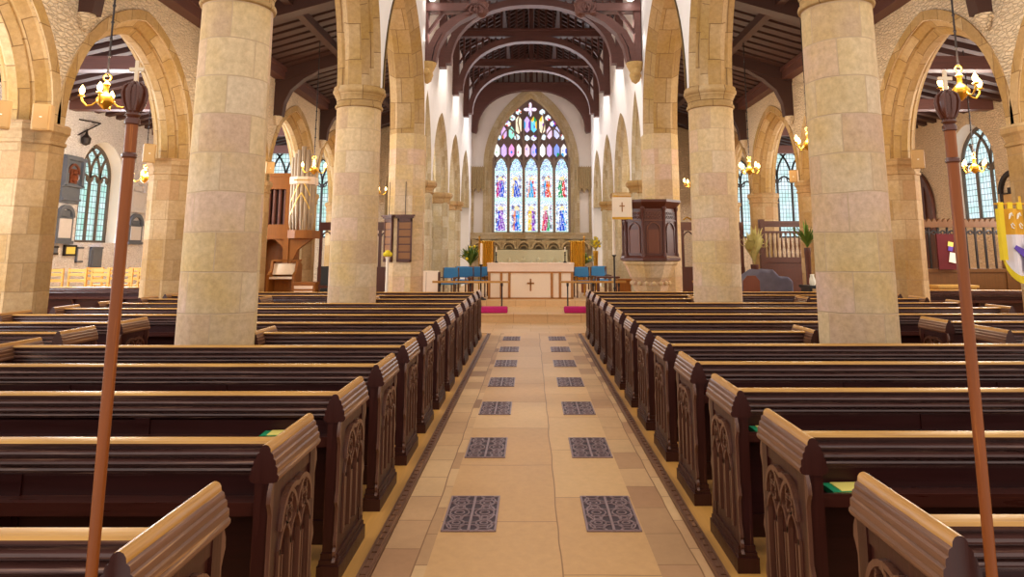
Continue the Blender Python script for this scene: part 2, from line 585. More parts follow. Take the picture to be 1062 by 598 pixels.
def pierced(mb, P, s0, s1, zb, zt, T, ops, prof, mw=0, ms=1, back=True):
    """wall along s with pointed openings ops=(centre, half, sill or None, spring, rise); prof=[(depth, inset)]"""
    cur = s0
    N = 14

    def quad(a, b, c, d, m, uv=None):
        mb.add([P(*a), P(*b), P(*c), P(*d)], [(0, 1, 2, 3)], m, None if uv is None else [uv])
    faces = [(0.0, prof[0][1])] + ([(T, prof[-1][1])] if back else [])
    for dep, ins in faces:
        cur = s0
        for (c, h, sill, spr, rise) in ops:
            a = arch_pts(h, rise, ins, N, spr, c)
            l, r = a[0][0], a[-1][0]
            if l > cur+1e-4:
                quad((cur, dep, zb), (l, dep, zb), (l, dep, zt), (cur, dep, zt), mw)
            if sill is not None and sill > zb:
                quad((l, dep, zb), (r, dep, zb), (r, dep, sill), (l, dep, sill), mw)
            for p, q in zip(a, a[1:]):
                quad((p[0], dep, p[1]), (q[0], dep, q[1]), (q[0], dep, zt), (p[0], dep, zt), mw)
            cur = r
        if s1 > cur+1e-4:
            quad((cur, dep, zb), (s1, dep, zb), (s1, dep, zt), (cur, dep, zt), mw)
    for (c, h, sill, spr, rise) in ops:
        acc = 0
        for (d0, i0), (d1, i1) in zip(prof, prof[1:]):
            a, b = arch_pts(h, rise, i0, N, spr, c), arch_pts(h, rise, i1, N, spr, c)
            low = spr if sill is None else sill
            if low < spr:
                a = [(a[0][0], low)] + a + [(a[-1][0], low)]
                b = [(b[0][0], low)] + b + [(b[-1][0], low)]
            w = math.hypot(d1-d0, i1-i0)
            L = 0
            for k in range(len(a)-1):
                dl = math.hypot(a[k+1][0]-a[k][0], a[k+1][1]-a[k][1])
                quad((a[k][0], d0, a[k][1]), (a[k+1][0], d0, a[k+1][1]), (b[k+1][0], d1, b[k+1][1]), (b[k][0], d1, b[k][1]), ms,
                     [(acc, L), (acc, L+dl), (acc+w, L+dl), (acc+w, L)])
                L += dl
            if sill is not None:
                quad((a[0][0], d0, sill), (a[-1][0], d0, sill), (b[-1][0], d1, sill), (b[0][0], d1, sill), ms)
            acc += w


def closed_box_ends(mb, P, s0, s1, zb, zt, T, m=0):
    for s in (s0, s1):
        mb.add([P(s, 0, zb), P(s, T, zb), P(s, T, zt), P(s, 0, zt)], [(0, 1, 2, 3)], m)
    mb.add([P(s0, 0, zt), P(s1, 0, zt), P(s1, T, zt), P(s0, T, zt)], [(0, 1, 2, 3)], m)


NAVE_Y = [1.8, 6.75, 11.75, 16.65]
NAVE_PROF = [(0, 0), (.10, .09), (.15, .09), (.17, .13), (.27, .25), (.48, .25), (.58, .13), (.60, .09), (.65, .09), (.75, 0)]
SIDE = {-1: 'left', 1: 'right'}
PIER_Y = 16.42
PIER_PROF = [(-.04, 0), (.17, .24), (.58, .24), (.79, 0)]
for sgn in (-1, 1):
    X0 = CX + sgn*2.66
    P = frame((X0, 0, 0), (0, 1, 0), (sgn, 0, 0))
    mb = MB()
    ops = []
    for a, b in zip(NAVE_Y[:3], NAVE_Y[1:3]):
        ops.append(((a+b)/2, (b-a)/2-.07, None, 4.42, 3.05))
    pierced(mb, P, NAVE_Y[0], NAVE_Y[2], 4.42, 8.6, .75, ops, NAVE_PROF)
    pierced(mb, P, NAVE_Y[2], 16.75, 4.42, 8.6, .75, [((NAVE_Y[2]+.07+PIER_Y)/2, (PIER_Y-NAVE_Y[2]-.07)/2, None, 4.42, 2.95)], PIER_PROF)
    closed_box_ends(mb, P, NAVE_Y[0], 16.75, 4.42, 8.6, .75)
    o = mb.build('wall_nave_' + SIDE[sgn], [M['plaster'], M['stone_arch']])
    tag(o, 'white nave wall over moulded stone arches along the %s side of the nave' % SIDE[sgn], 'wall', kind='structure')

# round nave piers
COLS = []


def column(x, y, r, label, neck=4.07, top=4.42):
    root = thing('column', label, 'column', (x, y, 0), kind='structure')
    mb = MB()
    mb.lathe([(r*1.28, 0), (r*1.28, .12), (r*1.15, .18), (r*1.06, .26), (r*1.02, .30), (r*1.02, .6), (r, 2.0), (r*.965, neck)], n=48)
    mb.build('shaft', M['stone'], root, smooth=40)
    mb = MB()
    q = r*.965
    mb.lathe([(q, neck-.01), (q+.025, neck), (q+.032, neck+.02), (q+.025, neck+.045), (q+.003, neck+.05), (q+.008, neck+.13),
              (q+.03, neck+.19), (q+.04, neck+.20), (q+.04, neck+.225), (q+.055, neck+.235), (q+.072, neck+.26), (q+.074, neck+.29),
              (q+.06, neck+.31), (q+.06, top)], n=48)
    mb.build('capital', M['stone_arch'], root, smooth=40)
    return root


for sgn in (-1, 1):
    for i, y in enumerate(NAVE_Y[:3]):
        w = ['nearest the camera and almost beside it', 'rising behind the fifth pew', 'standing before the hymn boards' if sgn < 0 else 'standing in front of the pulpit'][i]
        if i == 0:
            continue
        column(CX+sgn*(3.03 if i == 1 else 3.03), y, .345 if i == 1 else .385,
               'round sandstone column %s on the %s of the nave' % (w, SIDE[sgn]))

# great octagonal piers between nave and chancel
for sgn in (-1, 1):
    root = thing('great_pier', 'tall chamfered sandstone pier carrying the hymn boards' if sgn < 0 else 'tall chamfered sandstone pier behind the wooden pulpit', 'pier',
                 (CX+sgn*2.66, 0, 0), kind='structure')
    mb = MB()
    poly = [(sgn*d, PIER_Y-q) for d, q in PIER_PROF] + [(sgn*.79, 16.75), (-sgn*.04, 16.75)]
    mb.prism(poly, 'z', .4, 4.42)
    mb.build('shaft', M['stone'], root)
    mb = MB()
    cx_, cy_ = sgn*.375, 16.7
    mb.prism([(cx_+(x-cx_)*1.12, cy_+(y-cy_)*1.12) for x, y in poly], 'z', 0, .4)
    mb.build('base', M['stone'], root)

# ------------------------------------------------------------------ outer arcades between inner and outer aisles
OUT_Y = [5.8, 9.8, 13.8, 17.8, 21.8, 25.8]
OUT_PROF = [(0, 0), (.05, .0), (.15, .11), (.2, .11), (.2, .14), (.30, .24), (.42, .24), (.52, .14), (.52, .11), (.57, .11), (.65, .03), (.7, 0)]
for sgn in (-1, 1):
    X0 = CX + sgn*6.87
    P = frame((X0, 0, 0), (0, 1, 0), (sgn, 0, 0))
    mb = MB()
    ops = [((a+b)/2, 1.86, None, 3.45, 2.22) for a, b in zip(OUT_Y, OUT_Y[1:])]
    pierced(mb, P, 5.8, 28, 3.45, 6.6, .7, ops, OUT_PROF)
    closed_box_ends(mb, P, 5.8, 28, 3.45, 6.6, .7)
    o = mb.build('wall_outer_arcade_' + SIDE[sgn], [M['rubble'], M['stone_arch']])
    tag(o, 'cream rubble wall over pointed stone arches of the %s outer arcade' % SIDE[sgn], 'wall', kind='structure')
    # hood ring of voussoirs standing a little proud of the rubble
    for i, (c, h, _, spr, rise) in enumerate(ops):
        mb = MB()
        mb.bar(P, arch_pts(h+.09, rise+.1, 0, 16, spr, c), .17, -.025, .02)
        o = mb.build('trim_arch_ring', M['stone_arch'], smooth=30)
        tag(o, 'ring of tan arch stones on the %s rubble arcade, %s arch from the camera' % (SIDE[sgn], ['first', 'second', 'third', 'fourth', 'fifth'][i]), 'arch', kind='structure')
    for i, y in enumerate(OUT_Y):
        root = thing('arcade_pier', 'octagonal stone pier of the %s outer arcade, %s from the camera' % (SIDE[sgn], ['first', 'second', 'third', 'fourth', 'fifth', 'sixth'][i]),
                     'pier', (CX+sgn*7.22, y, 0), kind='structure')
        mb = MB()
        r = .42
        mb.lathe([(r*1.25, 0), (r*1.25, .3), (r*1.05, .42), (r, .45), (r, 3.15)], n=8, rot=PI/8)
        mb.build('shaft', M['stone_outer'], root)
        mb = MB()
        mb.lathe([(r, 3.13), (r+.025, 3.15), (r+.025, 3.19), (r+.0, 3.20), (r+.03, 3.29), (r+.06, 3.33), (r+.06, 3.42), (r+.03, 3.45)], n=8, rot=PI/8)
        mb.build('capital', M['stone_outer'], root)

# ------------------------------------------------------------------ chancel arcades and walls
CH_Y = [16.75, 18.9, 22.8, 26.7, 30.6]
CH_PROF = [(0, 0), (.09, .08), (.13, .08), (.22, .18), (.38, .18), (.47, .08), (.51, .08), (.6, 0)]
for sgn in (-1, 1):
    X0 = sgn*2.72
    P = frame((X0, 0, 0), (0, 1, 0), (sgn, 0, 0))
    mb = MB()
    ops = [((a+b)/2, (b-a)/2-(.12 if i else .14), None, 3.55, 2.3) for i, (a, b) in enumerate(zip(CH_Y, CH_Y[1:]))]
    pierced(mb, P, 16.75, 31.6, 3.55, 9.3, .6, ops, CH_PROF)
    closed_box_ends(mb, P, 16.75, 31.6, 3.55, 9.3, .6)
    o = mb.build('wall_chancel_' + SIDE[sgn], [M['plaster'], M['stone_grey']])
    tag(o, 'white plastered chancel wall over narrow stone arches, %s side' % SIDE[sgn], 'wall', kind='structure')
    mb = MB()
    mb.box(min(X0, X0+sgn*.6), max(X0, X0+sgn*.6), 30.55, 31.6, 0, 3.55)
    o = mb.build('wall_respond_' + SIDE[sgn], M['plaster'])
    tag(o, 'short white wall beside the reredos at the %s end' % SIDE[sgn], 'wall', kind='structure')
    for i, y in enumerate(CH_Y[1:4]):
        root = thing('chancel_pier', 'slender clustered stone pier on the %s of the chancel, %s from the nave' % (SIDE[sgn], ['first', 'second', 'third'][i]), 'pier', (sgn*3.02, y, 0), kind='structure')
        mb = MB()
        r = .33
        mb.lathe([(r*1.2, 0), (r*1.2, .5), (r, .6), (r, 3.22)], n=8, rot=PI/8)
        for k in range(4):
            a = PI/4+k*PI/2
            mb.lathe([(.12, .5), (.11, 3.22)], (.27*math.cos(a), .27*math.sin(a), 0), n=12)
        mb.build('shaft', M['stone_grey'], root, smooth=35)
        mb = MB()
        mb.lathe([(r+.03, 3.2), (r+.06, 3.24), (r+.03, 3.28), (r+.05, 3.36), (r+.12, 3.42), (r+.13, 3.5), (r+.1, 3.55)], n=8, rot=PI/8)
        mb.build('capital', M['stone_arch'], root)

# ------------------------------------------------------------------ outer walls with windows
WN = [0]


def gothic_window(P, c, h, sill, spr, rise, lights, glass, label, depth=.35, m_stone_='stone_grey', bar_w=.09, heads='intersect', dark=False, inset=0.0):
    """tracery and glass inside an opening; P maps (s, depth, z)"""
    WN[0] += 1
    root = thing('window_%d' % WN[0], label, 'window', P(c, depth, sill), kind='structure')
    inv = Matrix.Translation(root.location).inverted()
    Q = lambda s, d, z: inv @ P(s, d, z)
    mb = MB()
    out = arch_pts(h, rise, 0, 16, spr, c)
    mb.bar(Q, [(c-h, sill)]+out+[(c+h, sill)], bar_w*1.3, depth-.07, depth+.07)
    mb.bar(Q, [(c-h, sill+.03), (c+h, sill+.03)], .08, depth-.07, depth+.07)
    cc = (rise*rise-h*h)/(2*h)
    R = h+cc

    def top(s):
        x = abs(s-c)
        return spr+math.sqrt(max(0, R*R-(x+cc)**2))
    w = 2*h/lights
    for k in range(1, lights):
        s = c-h+w*k
        mb.bar(Q, [(s, sill), (s, spr)], bar_w, depth-.05, depth+.05)
        for sg in (-1, 1):      # branching arcs of the tracery
            pts = []
            for q in range(13):
                a = q/12*PI/2
                x = s+sg*(-R+R*math.cos(a))
                z = spr+R*math.sin(a)
                if abs(x-c) > h or z > top(x):
                    break
                pts.append((x, z))
            if len(pts) > 1:
                mb.bar(Q, pts, bar_w*.8, depth-.04, depth+.04)
    for k in range(lights):
        s = c-h+w*(k+.5)
        hw = w/2
        a = arch_pts(hw, hw*1.25, 0, 6, spr-hw*.9, s)
        mb.bar(Q, a, bar_w*.7, depth-.035, depth+.035)
        # cusps
        mb.bar(Q, [(s-hw*.9, spr-hw*.55), (s-hw*.45, spr-hw*.35), (s-hw*.35, spr+hw*.15)], bar_w*.5, depth-.03, depth+.03)
        mb.bar(Q, [(s+hw*.9, spr-hw*.55), (s+hw*.45, spr-hw*.35), (s+hw*.35, spr+hw*.15)], bar_w*.5, depth-.03, depth+.03)
    mb.build('tracery', M[m_stone_], root, smooth=30)
    g = MB()
    for a, b in zip(out, out[1:]):
        g.add([Q(a[0], depth, sill), Q(b[0], depth, sill), Q(b[0], depth, b[1]), Q(a[0], depth, a[1])], [(0, 1, 2, 3)], 0,
              [[(a[0], sill), (b[0], sill), (b[0], b[1]), (a[0], a[1])]])
    g.build('glass', M[glass], root)
    return root


REVEAL = [(0, 0), (.4, .05), (.6, .05)]
for sgn in (-1, 1):
    X0 = sgn*12.0
    P = frame((X0, 0, 0), (0, 1, 0), (sgn, 0, 0))
    mb = MB()
    if sgn < 0:
        ops = [(7.2, .95, 1.9, 3.7, 1.0), (14.6, .95, 1.9, 3.7, 1.0), (19.35, .95, 1.9, 3.7, 1.0), (23.0, .95, 1.9, 3.7, 1.0)]
    else:
        ops = [(14.4, .97, 2.5, 4.0, 1.12), (18.83, .97, 2.5, 4.0, 1.12), (24.4, .97, 2.5, 4.0, 1.12)]
    pierced(mb, P, 4.5, 28, 0, 5.6, .6, ops, REVEAL, back=False)
    o = mb.build('wall_%s' % ('north' if sgn < 0 else 'south'), [M['rubble_white'] if sgn < 0 else M['rubble'], M['plaster']])
    tag(o, 'whitewashed rough side wall with tall windows and memorials' if sgn < 0 else 'cream rough side wall with tall leaded windows behind the oak screen', 'wall', kind='structure')
    nm = ['first', 'second', 'third', 'fourth']
    for i, (c, h, sill, spr, rise) in enumerate(ops):
        gothic_window(P, c, h-.05, sill, spr, rise*.94, 4 if sgn < 0 else 3, 'glass_green' if sgn < 0 else 'glass_day',
                      'three-light pointed window in the %s side wall, %s from the camera' % ('whitewashed left' if sgn < 0 else 'cream right', nm[i]),
                      depth=.38, m_stone_='tracery_dark', bar_w=.085)

# east ends of the aisles
for sgn in (-1, 1):
    P = frame((0, 28, 0), (sgn, 0, 0), (0, 1, 0))
    mb = MB()
    ops = [(5.2, .7, 2.3, 4.2, 1.2), (8.55, .62, 2.2, 4.4, 1.1), (10.35, .95, 2.2, 4.6, 1.5)]
    pierced(mb, P, 3.3, 12, 0, 7.8, .6, ops, [(0, 0), (.3, .08), (.6, .08)], back=False)
    o = mb.build('wall_east_aisle_' + SIDE[sgn], [M['rubble'], M['stone_outer']])
    tag(o, 'rough east wall closing the %s aisles' % SIDE[sgn], 'wall', kind='structure')
    for i, (c, h, sill, spr, rise) in enumerate(ops):
        gothic_window(P, c, h-.07, sill, spr, rise*.94, [2, 2, 3][i], ['glass_day', 'glass_green', 'glass_day'][i] if sgn < 0 else 'glass_day',
                      'traceried east window at the end of the %s aisles, %s' % (SIDE[sgn], ['nearest the chancel', 'behind the outer arcade', 'wide three-light one in the outer aisle'][i]),
                      depth=.32, m_stone_='iron', bar_w=.085)

# ------------------------------------------------------------------ east wall with the great window
EY = 31.6
P = frame((0, EY, 0), (1, 0, 0), (0, 1, 0))
GW, GS, GSP, GR = 1.98, 2.45, 5.55, 3.5
mb = MB()
pierced(mb, P, -3.4, 3.4, 0, 11.6, .6, [(0, GW, GS, GSP, GR)], [(0, 0), (.06, .0), (.08, .06), (.16, .08), (.2, .17), (.32, .22), (.6, .22)], back=False)
o = mb.build('wall_east', [M['plaster'], M['stone_grey']])
tag(o, 'white east wall around the great stained glass window', 'wall', kind='structure')
mb = MB()
mb.bar(P, arch_pts(GW+.1, GR+.1, 0, 18, GSP, 0), .22, -.07, .03)
mb.bar(P, [(-GW-.1, GSP), (-GW-.1, GS)], .2, -.05, .03)
mb.bar(P, [(GW+.1, GSP), (GW+.1, GS)], .2, -.05, .03)
o = mb.build('trim_east_window', M['stone_grey'], smooth=30)
tag(o, 'moulded stone hood around the great stained glass window', 'stone moulding', kind='structure')

root = thing('window_east', 'great five-light stained glass window above the reredos and altar', 'window', (0, EY+.3, GS), kind='structure')
Q = lambda s, d, z: Vector((s, d, z-GS))
pl = MB()        # stone plate behind the small lights
out = arch_pts(GW-.17, GR-.28, 0, 18, GSP, 0)
for a, b in zip(out, out[1:]):
    pl.add([Q(a[0], .03, GS), Q(b[0], .03, GS), Q(b[0], .03, b[1]), Q(a[0], .03, a[1])], [(0, 1, 2, 3)])
pl.build('stone_plate', m_plain('dark tracery stone', srgb(120, 100, 96), .8), root)

tr = MB()
for s in (-1.75, -1.05, -.35, .35, 1.05, 1.75):
    tr.bar(Q, [(s, GS), (s, 5.95 if abs(s) > 1 else 7.3)], .10, -.10, .03)
for s in (-.70, .70):
    tr.bar(Q, [(s, 5.9), (s, 6.7)], .05, -.06, .03)
for k in range(5):
    s = -1.4+.7*k
    tr.bar(Q, arch_pts(.35, .48, 0, 7, 5.48, s), .07, -.08, .03)
for sg in (-1, 1):
    tr.bar(Q, [(sg*.35, 6.55), (sg*.5, 7.05), (sg*.62, 7.6), (sg*.55, 8.05)], .06, -.06, .03)
    tr.bar(Q, arch_pts(.36, .6, 0, 6, 6.75, sg*1.03), .06, -.06, .03)
    tr.bar(Q, arch_pts(.17, .3, 0, 5, 6.42, sg*.17), .05, -.06, .03)
tr.bar(Q, [(-1.75, GS+.05), (1.75, GS+.05)], .1, -.1, .03)
tr.build('tracery', m_plain('window tracery stone', srgb(150, 130, 118), .8), root, smooth=30)

PAL = [srgb(40, 80, 200), srgb(210, 40, 40), srgb(40, 150, 90), srgb(235, 190, 60), srgb(130, 60, 180), srgb(235, 120, 50), srgb(60, 160, 220), srgb(190, 40, 110)]
PALE = [srgb(238, 240, 236), srgb(200, 232, 228), srgb(226, 222, 244), srgb(246, 232, 210), srgb(216, 240, 226)]


def glass_color(x, t, pal, rng, seed):
    dx, k = x*.285, rng.random()
    if t < .05 or t > .955:
        c = srgb(196, 230, 216)
    elif abs(x) > .84:
        c = srgb(236, 240, 238) if int(t*22) % 2 else srgb(180, 222, 224)
    else:
        hz = (t-.70)*1.42
        hx = dx-.03*math.sin(seed)
        hd = math.hypot(hx, hz)
        w = .105+.085*(1-t/.64)+.02*math.sin(9*t+seed)
        if hd < .062:
            c = srgb(240, 206, 176)
        elif hd < .115 and hz > -.04:
            c = srgb(238, 214, 150)
        elif t < .645 and abs(hx) < w:
            q = hx/w
            if q > .35+.3*math.sin(5*t+seed):
                c = pal[1]
            elif q < -.55:
                c = pal[2]
            else:
                c = pal[0]
            fold = math.sin(18*hx/w*.5+14*t+seed)
            if fold > .55:
                c = tuple(min(1, p*.6+.38) for p in c)
            elif fold < -.75:
                c = tuple(p*.55 for p in c)
        elif t > .84:
            c = srgb(150, 190, 224) if (abs(x)*1.2+(t-.84)*5) % .5 < .22 else srgb(226, 234, 238)
        else:
            g = math.sin(7*x+3*seed)+math.sin(23*t+seed*2)
            c = srgb(120, 104, 128) if g > 1.1 else (srgb(190, 200, 222) if g > -.2 else srgb(232, 230, 232))
            if k > .9:
                c = pal[int(k*97) % 3]
    j = .82+.3*rng.random()
    if k < .06:
        c = srgb(240, 240, 240)
    return tuple(min(1, p*j) for p in c)


pals = [[(4, 0, 7), (4, 4, 0)], [(0, 0, 3), (0, 6, 5)], [(6, 1, 5), (3, 4, 3)], [(1, 5, 6), (7, 2, 1)], [(2, 1, 2), (0, 6, 0)]]
for k in range(5):
    s0 = -1.4+.7*k
    rng = random.Random(40+k)
    g = MB()
    cols = []
    hw = .285
    nz, nx = 112, 13
    z0, z1 = GS+.08, 5.96
    for i in range(nz):
        for j in range(nx):
            xa, xb = -1+2*j/nx, -1+2*(j+1)/nx
            za, zb = z0+(z1-z0)*i/nz, z0+(z1-z0)*(i+1)/nz
            zt = 5.42+.5*(1-((xa+xb)/2)**2)
            if (za+zb)/2 > zt:
                continue
            g.add([Q(s0+hw*xa, 0, za), Q(s0+hw*xb, 0, za), Q(s0+hw*xb, 0, zb), Q(s0+hw*xa, 0, zb)], [(0, 1, 2, 3)])
            zc = (za+zb)/2
            if zc < 4.05:
                c = glass_color((xa+xb)/2, (zc-z0)/(4.05-z0), [PAL[q] for q in pals[k][1]], rng, k*1.7)
            elif zc < 5.35:
                c = glass_color((xa+xb)/2, (zc-4.05)/1.3, [PAL[q] for q in pals[k][0]], rng, k*1.3+4)
            else:
                c = rng.choice([srgb(190, 226, 226), srgb(150, 190, 220), srgb(220, 236, 230), srgb(140, 140, 190)])
            cols.append(c)
    o = g.build('glass_light', M['glass_stain'], root, colors=cols, recalc=False)

# the small upper lights: pointed panes (zoom pixel x, y0, y1, half width) measured on the photograph
small = []
for i, x in enumerate((265, 318, 377, 432, 497, 550, 617, 670, 728, 783)):
    small.append((x, 545, 440, 19, [(.9, .86, .8), srgb(200, 170, 240), srgb(226, 150, 200), (.92, .84, .78), srgb(240, 200, 210), srgb(190, 170, 240), (.92, .86, .82), srgb(200, 170, 230), srgb(130, 150, 235), (.92, .84, .78)][i]))
for x, c in ((318, srgb(210, 170, 230)), (377, srgb(150, 220, 200)), (670, srgb(226, 190, 220)), (728, srgb(190, 190, 235))):
    small.append((x, 405, 305, 19, c))
for x, c in ((497, srgb(200, 170, 240)), (550, srgb(110, 200, 240))):
    small.append((x, 355, 228, 20, c))
for x in (432, 615):
    small.append((x, 365, 222, 20, srgb(244, 224, 190)))
for x, y in ((497, 395), (550, 395), (432, 195), (615, 195), (385, 240), (660, 240), (350, 285), (698, 285), (280, 390), (420, 390), (628, 390), (768, 390)):
    small.append((x, y+24, y-24, 19 if abs(x-524) < 200 else 14, srgb(214, 230, 240)))
small.append((522, 230, 120, 46, srgb(232, 214, 240)))
for q, (zx, y0, y1, hw, c) in enumerate(small):
    u, v0, v1 = zx/7.47+480, y0/7.47+90, y1/7.47+90
    xc, zb = at(u, v0, EY+.3)
    _, zt = at(u, v1, EY+.3)
    w = hw/7.47*31.9/720*1.12
    h = zt-zb
    g = MB()
    if hw == 46:    # quatrefoil
        n = 48
        pts = [(xc+(w*.62+w*.38*math.cos(4*a))*math.sin(a), (zt+zb)/2+(h*.31+h*.19*math.cos(4*a))*math.cos(a)) for a in [2*PI*k/n for k in range(n)]]
    else:
        pts = [(xc, zb), (xc+w, zb+min(h*.28, .14)), (xc+w, zt-min(h*.35, .2)), (xc, zt), (xc-w, zt-min(h*.35, .2)), (xc-w, zb+min(h*.28, .14))]
    cols = []
    rng = random.Random(q)
    n = len(pts)
    cz = (zt+zb)/2
    for k in range(n):
        a, b = pts[k], pts[(k+1) % n]
        for r0, r1 in ((0, .5), (.5, 1)):
            qd = [(xc+(a[0]-xc)*r0, cz+(a[1]-cz)*r0), (xc+(b[0]-xc)*r0, cz+(b[1]-cz)*r0), (xc+(b[0]-xc)*r1, cz+(b[1]-cz)*r1), (xc+(a[0]-xc)*r1, cz+(a[1]-cz)*r1)]
            if r0 == 0:
                qd = qd[1:]
            g.add([Q(p[0], .0, p[1]) for p in qd], [tuple(range(len(qd)))])
            kk = rng.random()
            cols.append(c if kk < .6 else (rng.choice(PAL) if kk > .86 else tuple(min(1, p*1.15) for p in c)))
    g.build('tracery_glass', M['glass_stain'], root, colors=cols, recalc=False)

# canopied niches either side of the window
for sgn in (-1, 1):
    root = thing('canopied_niche', 'tall carved stone niche with canopy on the %s of the east window' % SIDE[sgn], 'niche', (sgn*2.4, EY, 0), kind='structure')
    mb = MB()
    for s in (-.27, .27):
        mb.box(s-.06, s+.06, -.14, -.02, 2.45, 4.6)
    mb.box(-.36, .36, -.16, -.02, 2.36, 2.46)
    mb.build('jamb', M['stone_grey'], root)
    mb = MB()
    mb.prism([(-.33, 4.5), (-.2, 4.36), (-.12, 4.5), (0, 4.3), (.12, 4.5), (.2, 4.36), (.33, 4.5), (.36, 5.3), (.3, 5.45), (-.3, 5.45), (-.36, 5.3)], 'y', -.34, -.02)
    for k in range(7):
        x = -.3+.1*k
        mb.lathe([(.035, 4.5), (.05, 4.6), (.03, 4.75), (.05, 4.9), (.03, 5.1), (.05, 5.3), (.01, 5.5)], (x, -.35, 0), n=6)
    mb.build('canopy', m_plain('weathered carved stone', srgb(164, 142, 104), .9, var=.4, scale=18, bs=.9), root, smooth=30)

# reredos
root = thing('reredos', 'carved stone reredos with a row of small arches under the east window', 'reredos', (0, EY, 0))
mb = MB()
mb.box(-2.7, 2.7, -.34, -.02, .34, 1.2)
mb.box(-2.7, 2.7, -.06, -.02, 1.2, 2.3)
mb.box(-2.72, 2.72, -.3, -.02, 2.22, 2.42)
mb.box(-2.75, 2.75, -.36, -.02, 2.42, 2.5)
mb.box(-2.72, 2.72, -.26, -.02, 2.0, 2.06)
mb.build('stone_body', M['stone_grey'], root)
for k in range(8):
    c = -2.31+.66*k
    mb = MB()
    R_ = lambda s, d, z: Vector((s, d, z))
    mb.bar(R_, arch_pts(.29, .36, 0, 8, 1.76, c), .09, -.42, -.12)
    mb.bar(R_, arch_pts(.18, .2, 0, 6, 1.74, c), .05, -.36, -.2)
    mb.prism([(c-.34, 1.8), (c-.27, 2.0), (c-.1, 2.16), (c-.34, 2.22)], 'y', -.38, -.12)
    mb.prism([(c+.34, 1.8), (c+.27, 2.0), (c+.1, 2.16), (c+.34, 2.22)], 'y', -.38, -.12)
    mb.lathe([(.06, 1.2), (.035, 1.26), (.035, 1.7), (.07, 1.8)], (c-.33, -.3, 0), n=8)
    mb.build('blind_arch', m_plain('reredos arch stone', srgb(186, 164, 122), .85) if k == 0 else bpy.data.materials['reredos arch stone'], root, smooth=30)
mb = MB()
mb.box(-1.6, 1.6, -.5, -.44, .5, 1.74)
for k in range(9):
    mb.lathe([(.0, 0), (.07, .02), (.1, .1), (.06, .2), (0, .24)], (-1.3+.325*k, -.5, 1.05+.12*(k % 2)), n=8)
o = mb.build('brocade_panel', M['silver_cloth'], root, smooth=40)
o['label'] = 'pale silvery brocade panel behind the altar'
